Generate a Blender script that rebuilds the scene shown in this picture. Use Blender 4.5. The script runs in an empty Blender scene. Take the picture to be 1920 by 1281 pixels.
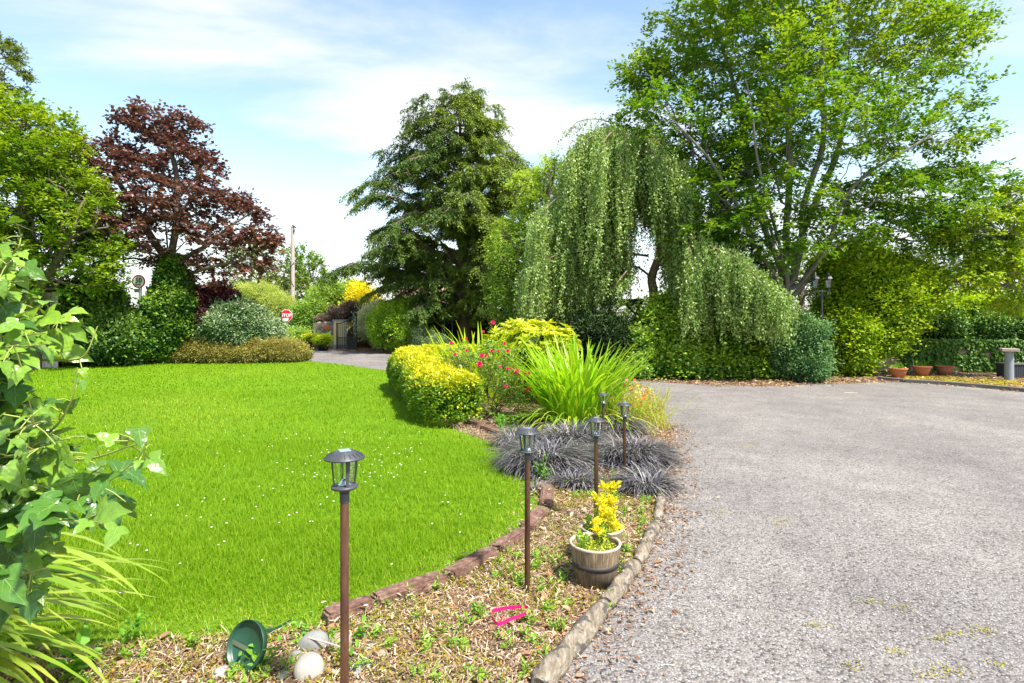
import bpy, bmesh, math, random
import numpy as np
from mathutils import Vector, Matrix, geometry
sc = bpy.context.scene
# ---------------------------------------------------------------- camera
CAMH = 1.5; F = 1066.667; HOR = 600.0
cam_d = bpy.data.cameras.new('camera'); cam = bpy.data.objects.new('camera', cam_d)
sc.collection.objects.link(cam); sc.camera = cam
cam_d.sensor_width = 36; cam_d.lens = 20.0; cam_d.clip_start = 0.05; cam_d.clip_end = 3000
cam_d.shift_y = -(640.5 - HOR) / 1920.0
cam.location = (0, 0, CAMH); cam.rotation_euler = (math.radians(90), 0, 0)
# ---------------------------------------------------------------- light
SUN_EL = math.radians(58); SUN_AZ = math.radians(136)      # azimuth measured from +Y (straight ahead) towards +X
SKY_STRENGTH = 0.15; SUN_STRENGTH = 2.6
sc.view_settings.view_transform = 'Standard'; sc.view_settings.look = 'None'
sc.view_settings.exposure = 1.95; sc.view_settings.gamma = 1.0
try: sc.view_settings.use_curve_mapping = False
except Exception: pass
ts = Vector((math.sin(SUN_AZ)*math.cos(SUN_EL), math.cos(SUN_AZ)*math.cos(SUN_EL), math.sin(SUN_EL)))
sl = bpy.data.lights.new('sun', 'SUN'); sl.energy = SUN_STRENGTH; sl.angle = math.radians(3); sl.color = (1.0, 0.955, 0.88)
so = bpy.data.objects.new('sun', sl); sc.collection.objects.link(so)
so.rotation_euler = ts.to_track_quat('Z', 'Y').to_euler()
w = bpy.data.worlds.new('World'); sc.world = w; w.use_nodes = True
nt = w.node_tree; nt.nodes.clear(); N = nt.nodes.new; L = nt.links.new
out = N('ShaderNodeOutputWorld'); bg = N('ShaderNodeBackground'); L(bg.outputs[0], out.inputs[0])
sky = N('ShaderNodeTexSky'); sky.sky_type = 'NISHITA'; sky.sun_disc = False
sky.sun_elevation = SUN_EL; sky.sun_rotation = SUN_AZ; sky.air_density = 1.0; sky.dust_density = 0.6; sky.ozone_density = 1.5
tc = N('ShaderNodeTexCoord'); sep = N('ShaderNodeSeparateXYZ'); L(tc.outputs['Generated'], sep.inputs[0])
def M(op, a, b=None, clamp=False):
    n = N('ShaderNodeMath'); n.operation = op; n.use_clamp = clamp
    for i, v in enumerate((a, b)):
        if v is None: continue
        if isinstance(v, (int, float)): n.inputs[i].default_value = v
        else: L(v, n.inputs[i])
    return n.outputs[0]
zz = M('MAXIMUM', sep.outputs[2], 0.03)
zz2 = M('ADD', zz, 0.12)
cx = M('DIVIDE', sep.outputs[0], zz2); cy = M('DIVIDE', sep.outputs[1], zz2)
cmb = N('ShaderNodeCombineXYZ'); L(cx, cmb.inputs[0]); L(cy, cmb.inputs[1])
mp = N('ShaderNodeMapping'); mp.inputs['Rotation'].default_value = (0, 0, math.radians(-28)); mp.inputs['Scale'].default_value = (0.8, 1.5, 1)
L(cmb.outputs[0], mp.inputs[0])
n1 = N('ShaderNodeTexNoise'); n1.inputs['Scale'].default_value = 1.1; n1.inputs['Detail'].default_value = 9; n1.inputs['Roughness'].default_value = 0.55; n1.inputs['Distortion'].default_value = 0.35
L(mp.outputs[0], n1.inputs['Vector'])
# broad streak running from the upper left to the middle right, as thin cirrus
band = M('SUBTRACT', M('MULTIPLY', sep.outputs[2], 1.0), M('ADD', M('MULTIPLY', sep.outputs[0], -0.32), 0.30))
band = M('ABSOLUTE', band); band = M('SUBTRACT', 1.0, M('MULTIPLY', band, 6.5), True)
cm = M('ADD', M('MULTIPLY', n1.outputs['Fac'], 1.35), M('MULTIPLY', band, 0.34))
cr = N('ShaderNodeMapRange'); cr.inputs[1].default_value = 0.66; cr.inputs[2].default_value = 1.08; cr.inputs[3].default_value = 0; cr.inputs[4].default_value = 0.85
cr.interpolation_type = 'SMOOTHSTEP'; L(cm, cr.inputs[0])
hz = N('ShaderNodeMapRange'); hz.inputs[1].default_value = 0.30; hz.inputs[2].default_value = 0.0; hz.inputs[3].default_value = 0; hz.inputs[4].default_value = 0.9
hz.interpolation_type = 'SMOOTHSTEP'; L(sep.outputs[2], hz.inputs[0])
tot = M('MAXIMUM', cr.outputs[0], hz.outputs[0])
mx = N('ShaderNodeMix'); mx.data_type = 'RGBA'; L(tot, mx.inputs[0])
tint = N('ShaderNodeMix'); tint.data_type = 'RGBA'; tint.blend_type = 'MULTIPLY'; tint.inputs[0].default_value = 1
L(sky.outputs[0], tint.inputs[6]); SKYTINT = (0.65, 0.625, 0.53, 1); tint.inputs[7].default_value = SKYTINT
L(tint.outputs[2], mx.inputs[6]); CLOUD = (2.05, 2.06, 2.08, 1); mx.inputs[7].default_value = CLOUD
L(mx.outputs[2], bg.inputs[0]); bg.inputs[1].default_value = SKY_STRENGTH

# ---------------------------------------------------------------- helpers
C = sc.collection
def W(px, py, Y): return np.array(((px-960)/F*Y, Y, CAMH-(py-HOR)/F*Y))
def G(px, py):
    Y = CAMH*F/(py-HOR); return np.array(((px-960)/F*Y, Y, 0.0))
def g2(px, py): return tuple(G(px, py)[:2])
def nrm(a): return a/np.maximum(np.linalg.norm(a, axis=-1, keepdims=True), 1e-9)
def R(seed): return np.random.default_rng(seed)
def rdir(rg, n): return nrm(rg.normal(size=(n, 3)))
def tag(o, label=None, cat=None, group=None, kind=None):
    if label: o['label'] = label
    if cat: o['category'] = cat
    if group: o['group'] = group
    if kind: o['kind'] = kind
    return o
def thing(name, loc, label, cat, group=None, rz=0):
    o = bpy.data.objects.new(name, None); C.objects.link(o); o.location = [float(v) for v in loc]; o.rotation_euler = (0, 0, rz)
    o.empty_display_size = 0.2
    return tag(o, label, cat, group)
def woff(o):
    p = np.zeros(3)
    while o is not None: p = p+np.array(o.location); o = o.parent
    return p
class Acc:
    def __init__(s): s.v = []; s.f = []; s.nv = 0; s.t = []; s.m = []; s.sm = []
    def add(s, v, f, t=0.0, mat=0, smooth=False):
        v = np.asarray(v, dtype=np.float64).reshape(-1, 3); f = np.asarray(f, dtype=np.int64)
        s.v.append(v); s.f.append(f + s.nv); s.nv += len(v); n = len(f)
        s.t.append(np.broadcast_to(np.asarray(t, dtype=np.float64), (n,)).copy()); s.m.append(np.full(n, mat)); s.sm.append(np.full(n, smooth))
        return s
    def build(s, name, mats, parent=None, loc=None):
        me = bpy.data.meshes.new(name)
        v = np.concatenate(s.v)
        if loc is not None: v = v - np.asarray(loc)
        elif parent is not None: v = v - woff(parent)
        me.vertices.add(len(v)); me.vertices.foreach_set('co', v.astype(np.float32).ravel())
        ls = np.concatenate([f.ravel() for f in s.f]); tot = np.concatenate([np.full(len(f), f.shape[1]) for f in s.f])
        st = np.concatenate([[0], np.cumsum(tot)[:-1]])
        me.loops.add(len(ls)); me.loops.foreach_set('vertex_index', ls.astype(np.int32))
        me.polygons.add(len(tot)); me.polygons.foreach_set('loop_start', st.astype(np.int32)); me.polygons.foreach_set('loop_total', tot.astype(np.int32))
        me.polygons.foreach_set('use_smooth', np.concatenate(s.sm)); 
        if not isinstance(mats, (list, tuple)): mats = [mats]
        for m in mats: me.materials.append(m)
        me.polygons.foreach_set('material_index', np.concatenate(s.m).astype(np.int32))
        a = me.attributes.new('v', 'FLOAT', 'FACE'); a.data.foreach_set('value', np.concatenate(s.t).astype(np.float32))
        me.update(calc_edges=True)
        o = bpy.data.objects.new(name, me); C.objects.link(o)
        if parent is not None: o.parent = parent
        if loc is not None: o.location = [float(q) for q in loc]
        return o
# ---- leaf templates: (u along, w across, h up), faces
T_DIA = (np.array([(0,0,0),(.45,.5,.06),(1,0,-.05),(.45,-.5,.06)]), [np.array([[0,1,2,3]])])
T_LEAF = (np.array([(0,0,0),(.3,.5,.10),(.72,.36,.05),(1,0,-.12),(.72,-.36,.05),(.3,-.5,.10)]), [np.array([[0,1,2,3],[0,3,4,5]])])
def leaves(acc, P, D, Nn, Ls, Ws, T=T_DIA, t=0.0, mat=0, smooth=False):
    P = np.asarray(P); n = len(P); D = nrm(D); S = nrm(np.cross(D, Nn)); Nn = np.cross(S, D)
    tv, tf = T; k = len(tv)
    Ls = np.broadcast_to(Ls, (n,))[:, None, None]; Ws = np.broadcast_to(Ws, (n,))[:, None, None]
    V = P[:, None, :] + D[:, None, :]*tv[None, :, 0:1]*Ls + S[:, None, :]*tv[None, :, 1:2]*Ws + Nn[:, None, :]*tv[None, :, 2:3]*Ls
    base = acc.nv; t = np.broadcast_to(t, (n,))
    acc.v.append(V.reshape(-1, 3)); acc.nv += n*k
    for f in tf:
        FF = (np.arange(n)*k)[:, None, None] + f[None]
        FF = FF.reshape(-1, f.shape[1]) + base
        acc.f.append(FF); acc.t.append(np.repeat(t, len(f))); acc.m.append(np.full(len(FF), mat)); acc.sm.append(np.full(len(FF), smooth))
def ribbons(acc, P, head, e0, e1, Ls, Ws, seg=4, pw=1.0, prof='grass', fold=0.0, t=0.0, mat=0, smooth=False, side=0.0):
    """arched blades: head = horizontal heading angle, e0/e1 = elevation (rad) at base and tip"""
    P = np.asarray(P, float); n = len(P)
    head = np.broadcast_to(head, (n,)); e0 = np.broadcast_to(e0, (n,)); e1 = np.broadcast_to(e1, (n,)); Ls = np.broadcast_to(Ls, (n,)); Ws = np.broadcast_to(Ws, (n,)); t = np.broadcast_to(t, (n,))
    s = np.linspace(0, 1, seg+1)
    em = e0[:, None] + (e1-e0)[:, None]*(((s[:-1]+s[1:])/2)[None, :]**pw)
    hd = head[:, None] + side*np.linspace(0, 1, seg)[None, :]
    st = np.stack([np.cos(hd)*np.cos(em), np.sin(hd)*np.cos(em), np.sin(em)], -1)*(Ls/seg)[:, None, None]
    c = np.concatenate([np.zeros((n, 1, 3)), np.cumsum(st, 1)], 1) + P[:, None, :]
    if prof == 'grass': wv = np.clip((1-s)**0.6, 0.04, 1)*np.clip(0.55+2*s, 0, 1)
    elif prof == 'strap': wv = np.clip(0.45+2.2*s, 0, 1)*np.clip((1-s)*3.0, 0.03, 1)**0.8
    else: wv = np.clip((1-s)*6, 0.15, 1)
    S = np.stack([-np.sin(head), np.cos(head), np.zeros(n)], -1)
    off = S[:, None, :]*(wv[None, :]*Ws[:, None]/2)[:, :, None]
    V = np.stack([c-off, c+off], 2)              # n, seg+1, 2, 3
    k = (seg+1)*2; base = acc.nv
    acc.v.append(V.reshape(-1, 3)); acc.nv += n*k
    q = np.arange(seg)*2; f = np.stack([q, q+1, q+3, q+2], -1)
    FF = ((np.arange(n)*k)[:, None, None]+f[None]).reshape(-1, 4)+base
    acc.f.append(FF); acc.t.append(np.repeat(t, seg)); acc.m.append(np.full(len(FF), mat)); acc.sm.append(np.full(len(FF), smooth))
    return c
def tube(acc, pts, rad, k=6, t=0.0, mat=0, cap=True, smooth=True):
    pts = np.asarray(pts, float); n = len(pts); rad = np.broadcast_to(rad, (n,))
    d = np.zeros_like(pts); d[1:-1] = pts[2:]-pts[:-2]; d[0] = pts[1]-pts[0]; d[-1] = pts[-1]-pts[-2]; d = nrm(d)
    ref = np.array([1.0, .3, .1]); ref /= np.linalg.norm(ref)
    if abs(d.mean(0)@ref)/max(np.linalg.norm(d.mean(0)), 1e-6) > .85: ref = np.array([-.2, .3, 1.0]); ref /= np.linalg.norm(ref)
    u = nrm(np.cross(d, ref)); v = np.cross(d, u)
    a = np.linspace(0, 2*np.pi, k, endpoint=False)
    V = pts[:, None]+(u[:, None]*np.cos(a)[None, :, None]+v[:, None]*np.sin(a)[None, :, None])*rad[:, None, None]
    i = np.arange(n-1)[:, None]*k; j = np.arange(k)[None]; jn = (j+1) % k
    f = np.stack([i+j, i+jn, i+k+jn, i+k+j], -1).reshape(-1, 4)
    acc.add(V.reshape(-1, 3), f, t, mat, smooth)
    if cap:
        acc.add(V[0], np.arange(k)[None, ::-1], t, mat); acc.add(V[-1], np.arange(k)[None], t, mat)
def bezpath(pts, n=12):
    """Catmull-Rom through points"""
    p = np.asarray(pts, float); p = np.concatenate([[2*p[0]-p[1]], p, [2*p[-1]-p[-2]]]); o = []
    m = len(p)-3
    for i in range(m):
        t = np.linspace(0, 1, n, endpoint=(i == m-1))[:, None]; a, b, c, d = p[i:i+4]
        o.append(.5*((2*b)+(-a+c)*t+(2*a-5*b+4*c-d)*t*t+(-a+3*b-3*c+d)*t**3))
    return np.concatenate(o)
def lathe(acc, prof, c=(0, 0, 0), k=24, t=0.0, mat=0, smooth=True, ax=None, wob=None):
    prof = np.asarray(prof, float); n = len(prof); a = np.linspace(0, 2*np.pi, k, endpoint=False)
    V = np.zeros((n, k, 3)); V[:, :, 0] = prof[:, 0:1]*np.cos(a); V[:, :, 1] = prof[:, 0:1]*np.sin(a); V[:, :, 2] = prof[:, 1:2]
    V = V.reshape(-1, 3)
    if ax is not None: V = V @ np.array(ax).T
    V = V+np.asarray(c)
    i = np.arange(n-1)[:, None]*k; j = np.arange(k)[None]; jn = (j+1) % k
    acc.add(V, np.stack([i+j, i+jn, i+k+jn, i+k+j], -1).reshape(-1, 4), t, mat, smooth)
def box(acc, c, s, rz=0.0, t=0.0, mat=0, bev=0.0, rot=None, smooth=False):
    bm = bmesh.new(); bmesh.ops.create_cube(bm, size=1)
    for v in bm.verts: v.co = Vector((v.co.x*s[0], v.co.y*s[1], v.co.z*s[2]))
    if bev > 0: bmesh.ops.bevel(bm, geom=bm.edges[:], offset=bev, segments=2, affect='EDGES', profile=.6)
    mt = Matrix.Rotation(rz, 4, 'Z') if rot is None else rot.to_4x4()
    bm.transform(Matrix.Translation(Vector([float(q) for q in c])) @ mt)
    from_bm(acc, bm, t, mat, smooth)
def from_bm(acc, bm, t=0.0, mat=0, smooth=False):
    bm.verts.ensure_lookup_table(); bm.verts.index_update()
    v = np.array([x.co[:] for x in bm.verts]); d = {}
    for f in bm.faces: d.setdefault(len(f.verts), []).append([x.index for x in f.verts])
    b = acc.nv; acc.v.append(v); acc.nv += len(v)
    for kk, fs in d.items():
        fs = np.array(fs)+b; acc.f.append(fs); acc.t.append(np.full(len(fs), float(t))); acc.m.append(np.full(len(fs), mat)); acc.sm.append(np.full(len(fs), smooth))
    bm.free()
def sines(P, f=1.0, seed=0):
    rg = R(seed+99); s = np.zeros(len(P))
    for k in range(5):
        d = rdir(rg, 1)[0]; s += np.sin(P@d*f*(1+.6*k)+rg.uniform(0, 6.28))/(1+.45*k)
    return s/2.6
def blob(acc, c, r, seed=0, sub=3, amp=.12, fr=3.0, flat=None, t=0.0, mat=0, rz=0):
    bm = bmesh.new(); bmesh.ops.create_icosphere(bm, subdivisions=sub, radius=1)
    v = np.array([x.co[:] for x in bm.verts]); s = 1+amp*sines(v, fr, seed)
    v = v*s[:, None]*np.asarray(r)
    if flat is not None: v[:, 2] = np.where(v[:, 2] < flat, flat, v[:, 2])
    cz, sz = math.cos(rz), math.sin(rz); v = np.stack([v[:, 0]*cz-v[:, 1]*sz, v[:, 0]*sz+v[:, 1]*cz, v[:, 2]], -1)
    for x, q in zip(bm.verts, v+np.asarray(c)): x.co = q
    from_bm(acc, bm, t, mat, True)
def inpoly(pts, poly):
    x, y = pts[:, 0], pts[:, 1]; poly = np.asarray(poly); c = np.zeros(len(x), bool); j = len(poly)-1
    for i in range(len(poly)):
        xi, yi = poly[i]; xj, yj = poly[j]
        m = ((yi > y) != (yj > y)) & (x < (xj-xi)*(y-yi)/(yj-yi+1e-12)+xi); c ^= m; j = i
    return c
def polydist(pts, line):
    d = np.full(len(pts), 1e9); line = np.asarray(line)
    for a, b in zip(line[:-1], line[1:]):
        ab = b-a; t = np.clip(((pts-a)@ab)/(ab@ab+1e-12), 0, 1); d = np.minimum(d, np.linalg.norm(pts-(a+t[:, None]*ab), axis=1))
    return d
def sheet(name, poly, z, mat, kind='structure'):
    tri = geometry.tessellate_polygon([[Vector((p[0], p[1], 0)) for p in poly]])
    a = Acc(); v = np.array([(p[0], p[1], z) for p in poly]); f = []
    for q in tri:
        A, B, D = (v[i] for i in q); f.append(q if np.cross(B-A, D-A)[2] > 0 else (q[0], q[2], q[1]))
    a.add(v, np.array(f)); o = a.build(name, mat); o['kind'] = kind; return o
# ---------------------------------------------------------------- materials
class NB:
    def __init__(s, name):
        s.m = bpy.data.materials.new(name); s.m.use_nodes = True; s.t = s.m.node_tree; s.t.nodes.clear()
        s.out = s.n('ShaderNodeOutputMaterial')
    def n(s, typ, **kw):
        x = s.t.nodes.new(typ)
        for k, v in kw.items(): setattr(x, k, v)
        return x
    def l(s, a, b): s.t.links.new(a, b)
    def coord(s, sc3=(1, 1, 1), kind='Object'):
        tcn = s.n('ShaderNodeTexCoord'); mpn = s.n('ShaderNodeMapping'); mpn.inputs['Scale'].default_value = sc3; s.l(tcn.outputs[kind], mpn.inputs[0]); return mpn.outputs[0]
    def noise(s, scale, detail=4, rough=.55, vec=None, dist=0):
        x = s.n('ShaderNodeTexNoise'); x.inputs['Scale'].default_value = scale; x.inputs['Detail'].default_value = detail; x.inputs['Roughness'].default_value = rough; x.inputs['Distortion'].default_value = dist
        s.l(vec if vec is not None else s.coord(), x.inputs['Vector']); return x.outputs['Fac']
    def ramp(s, fac, stops):
        x = s.n('ShaderNodeValToRGB'); e = x.color_ramp.elements
        while len(e) < len(stops): e.new(.5)
        for i, (p, c) in enumerate(stops): e[i].position = p; e[i].color = (*c, 1) if len(c) == 3 else c
        s.l(fac, x.inputs[0]); return x.outputs[0]
    def mix(s, fac, a, b, mode='MIX'):
        x = s.n('ShaderNodeMix', data_type='RGBA', blend_type=mode)
        for i, v in ((0, fac), (6, a), (7, b)):
            if isinstance(v, (int, float)): x.inputs[i].default_value = v
            elif isinstance(v, tuple): x.inputs[i].default_value = (*v, 1) if len(v) == 3 else v
            else: s.l(v, x.inputs[i])
        return x.outputs[2]
    def math(s, op, a, b=0.0, clamp=False):
        x = s.n('ShaderNodeMath', operation=op, use_clamp=clamp)
        for i, v in ((0, a), (1, b)):
            if isinstance(v, (int, float)): x.inputs[i].default_value = v
            else: s.l(v, x.inputs[i])
        return x.outputs[0]
    def bump(s, h, dist=.01, strength=1.0):
        x = s.n('ShaderNodeBump'); x.inputs['Distance'].default_value = dist; x.inputs['Strength'].default_value = strength; s.l(h, x.inputs['Height']); return x.outputs[0]
    def pbr(s, col, rough=.6, metal=0.0, spec=.5, nrmal=None, **kw):
        p = s.n('ShaderNodeBsdfPrincipled')
        for nm, v in (('Base Color', col), ('Roughness', rough), ('Metallic', metal), ('Specular IOR Level', spec)):
            if isinstance(v, (int, float)): p.inputs[nm].default_value = v
            elif isinstance(v, tuple): p.inputs[nm].default_value = (*v, 1)
            else: s.l(v, p.inputs[nm])
        if nrmal is not None: s.l(nrmal, p.inputs['Normal'])
        for k, v in kw.items(): p.inputs[k].default_value = v
        s.p = p; return p.outputs[0]
    def done(s, sh): s.l(sh, s.out.inputs[0]); return s.m
LG = 1.0
def leafmat(name, dark, light, tip=None, rough=.5, spec=.4, trans=.32, nscale=1.2, veins=False):
    b = NB(name)
    geo = b.n('ShaderNodeNewGeometry'); ri = geo.outputs['Random Per Island']
    f = b.math('ADD', b.math('MULTIPLY', ri, .6), b.math('MULTIPLY', b.noise(nscale, 3), .75)); f = b.math('SUBTRACT', f, .22, True)
    col = b.mix(f, dark, light)
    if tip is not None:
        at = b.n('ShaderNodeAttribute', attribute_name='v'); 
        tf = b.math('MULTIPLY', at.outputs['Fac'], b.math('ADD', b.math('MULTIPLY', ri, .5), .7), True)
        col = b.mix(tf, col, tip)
    p = b.pbr(col, rough, 0, spec)
    if trans > 0:
        tr = b.n('ShaderNodeBsdfTranslucent'); tcl = b.mix(1.0, col, (1.75, 1.6, .6), 'MULTIPLY'); b.l(tcl, tr.inputs[0])
        ms = b.n('ShaderNodeMixShader'); ms.inputs[0].default_value = trans; b.l(p, ms.inputs[1]); b.l(tr.outputs[0], ms.inputs[2]); return b.done(ms.outputs[0])
    return b.done(p)
def barkmat(name, a, c, scale=6, rough=.85):
    b = NB(name); v = b.coord((1, 1, .3)); n = b.noise(scale, 6, .65, v); n2 = b.noise(scale*6, 5, .7, v)
    return b.done(b.pbr(b.ramp(b.math('ADD', b.math('MULTIPLY', n, .6), b.math('MULTIPLY', n2, .4)), [(.3, a), (.65, c)]), rough, nrmal=b.bump(n2, .01, .8)))
def plain(name, col, rough=.5, metal=0, var=.25, scale=8, bump=0.0, spec=.5, **kw):
    b = NB(name); n = b.noise(scale, 5, .6); c = b.mix(n, tuple(x*(1-var) for x in col), tuple(min(1, x*(1+var)) for x in col))
    nb = b.bump(b.noise(scale*8, 4), .004, bump) if bump > 0 else None
    return b.done(b.pbr(c, rough, metal, spec, nb, **kw))
# ---------------------------------------------------------------- foliage builders
def up_bias(rg, n, k): return nrm(rdir(rg, n)+np.array([0, 0, k]))
def twigs(acc, P, D, rg, m, k, Lt, leaf, wid, wob=.5, upb=1.0, droop=0.0, T=T_DIA, flat=1.0, t=0.0, splay=.8, mat=0, jit=.02):
    """m twigs at every point P (heading D), each with k leaves"""
    n = len(P); Pm = np.repeat(P, m, 0); Dm = nrm(np.repeat(D, m, 0)+wob*rg.normal(size=(n*m, 3))*np.array([1, 1, flat])+np.array([0, 0, -droop]))
    tt = np.repeat(np.broadcast_to(t, (n,)), m)
    Pk = np.repeat(Pm, k, 0); Dk = np.repeat(Dm, k, 0); s = np.tile((np.arange(k)+.5)/k, n*m)*Lt*rg.uniform(.7, 1.25, n*m*k)
    pos = Pk+Dk*s[:, None]+rg.normal(size=(n*m*k, 3))*jit+np.array([0, 0, -1.0])*(droop*.5*s*s/Lt)[:, None]
    side = nrm(np.cross(Dk, np.array([0, 0, 1.0]))+1e-5)*np.where(np.arange(n*m*k) % 2, 1, -1)[:, None]
    ld = nrm(Dk*(1-splay*.5)+side*splay+.35*rg.normal(size=Dk.shape)+np.array([0, 0, -.35*droop]))
    nn = up_bias(rg, len(pos), upb*2)
    sz = rg.uniform(.7, 1.25, len(pos))
    leaves(acc, pos, ld, nn, leaf*sz, wid*sz, T, t=np.repeat(tt, k), mat=mat)
def lobes_w(lobes):
    """(px,py,rx,ry,Y,rz) -> centre, radii in metres"""
    return [(W(px, py, Y), np.array([rx/F*Y, rd, ry/F*Y])) for (px, py, rx, ry, Y, rd) in lobes]
def samp_lobes(LB, n, rg, shell=.5, nz=0.3, fr=1.5, zmin=0.0, holes=0.0):
    vol = np.array([np.prod(r)**(2/3) for _, r in LB]); idx = rg.choice(len(LB), n*2, p=vol/vol.sum())
    c = np.array([a for a, _ in LB])[idx]; r = np.array([b for _, b in LB])[idx]
    u = rdir(rg, n*2); rad = rg.uniform(0, 1, n*2)**shell
    P = c+u*r*rad[:, None]*(1+nz*sines(c+u*r, fr, 5))[:, None]
    m = P[:, 2] > zmin
    if holes > 0: m &= sines(P, 2.3, 11) > -1+holes
    return P[m][:n]
def skeleton(stems, att, rg, step=.35, pk=.25, sag=.08, r0=.012, ex=.5, rmax=.3, root_r=None):
    pos = []; par = []
    for st in stems:
        st = np.asarray(st, float); d = np.concatenate([[0], np.cumsum(np.linalg.norm(np.diff(st, axis=0), axis=1))]); m = max(2, int(d[-1]/step)+1)
        q = np.stack([np.interp(np.linspace(0, d[-1], m), d, st[:, i]) for i in range(3)], -1)
        if not pos: pos.append(q[0]); par.append(-1); p = 0
        else: p = int(np.argmin(np.linalg.norm(np.array(pos)-q[0], axis=1)))
        tl_ = d[-1]
        wv = rg.normal(size=3)*.035*tl_; ph = rg.uniform(0, 6.28)
        for jq, x in enumerate(q[1:]):
            s_ = (jq+1)/len(q); x = x+wv*math.sin(s_*9+ph)*min(1, s_*4)*math.sin(math.pi*min(1, s_+.05))*.6+rg.normal(size=3)*.02*step; pos.append(x); par.append(p); p = len(pos)-1
    cap = len(pos)+len(att)*40+10; A = np.zeros((cap, 3)); n = len(pos); A[:n] = pos; plen = np.zeros(cap)
    for i in range(1, n): plen[i] = plen[par[i]]+np.linalg.norm(A[i]-A[par[i]])
    base = A[:n].copy(); dd = np.array([np.min(np.linalg.norm(base-a, axis=1)) for a in att]); order = np.argsort(dd); ends = []
    for oi in order:
        a = att[oi]; d = np.linalg.norm(A[:n]-a, axis=1); j = int(np.argmin(d+pk*plen[:n]+.6*np.maximum(0, A[:n, 2]-a[2])))
        L0 = np.linalg.norm(a-A[j]); m = int(min(38, max(1, math.ceil(L0/step)))); p = j; b0 = A[j].copy(); perp = rg.normal(size=3)*sag*L0
        for q in range(1, m+1):
            s = q/m; x = b0+(a-b0)*s+perp*math.sin(math.pi*s)+np.array([0, 0, sag*L0*math.sin(math.pi*s)])
            A[n] = x; par.append(p); plen[n] = plen[p]+np.linalg.norm(x-A[p]); p = n; n += 1
        ends.append(p)
    par = np.array(par); cnt = np.zeros(n); 
    for e in ends: cnt[e] += 1
    ch = [[] for _ in range(n)]
    for i in range(n-1, 0, -1):
        cnt[par[i]] += max(cnt[i], .02)
    for i in range(1, n): ch[par[i]].append(i)
    rad = np.clip(r0*np.maximum(cnt, .3)**ex, .004, rmax)
    return A[:n], par, ch, rad, np.array(ends), cnt
def skel_mesh(acc, sk, k=6, rmin=0.0, mat=0):
    A, par, ch, rad, ends, cnt = sk; starts = [(0, None)]
    while starts:
        i, p = starts.pop(); chain = [i] if p is None else [p, i]
        while ch[i]:
            c = sorted(ch[i], key=lambda q: -cnt[q])
            for o in c[1:]: starts.append((o, i))
            i = c[0]; chain.append(i)
        rr = rad[chain].copy()
        if p is not None and len(chain) > 1: rr[0] = min(rr[0], rr[1]*1.15)
        keep = rr >= rmin
        if keep.sum() < 2: continue
        ix = np.array(chain)[keep]; rr = rr[keep]
        if len(ix) > 1: tube(acc, A[ix], rr, k if rr[0] > .03 else 4, mat=mat)
def fol_points(sk, maxcnt=2.5):
    A, par, ch, rad, ends, cnt = sk
    m = (cnt <= maxcnt); m[0] = False; i = np.where(m)[0]; d = nrm(A[i]-A[par[i]]); return A[i], d
def shell_points(LB, dens, rg, zmin=0.02, depth=.12, bump=.12, fr=2.5, front=False, seed=0):
    Ps = []; Ns = []
    for i, (c, r) in enumerate(LB):
        area = 4*np.pi*((r[0]*r[1])**1.6/3+(r[0]*r[2])**1.6/3+(r[1]*r[2])**1.6/3)**(1/1.6); n = int(area*dens)
        u = rdir(rg, n); nn = nrm(u/r); k = 1+bump*sines((c+u*r), fr, seed)+.4*bump*sines((c+u*r), fr*3, seed+3)
        dep = -np.abs(rg.normal(size=n))*depth+.25*depth+rg.exponential(.32*depth, n)*(rg.uniform(size=n) < .45)
        P = c+u*r*k[:, None]+nn*dep[:, None]; m = P[:, 2] > zmin
        for j, (c2, r2) in enumerate(LB):
            if j != i: m &= np.linalg.norm((P-c2)/r2, axis=1) > .82
        Ps.append(P[m]); Ns.append(nn[m])
    return np.concatenate(Ps), np.concatenate(Ns)
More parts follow.
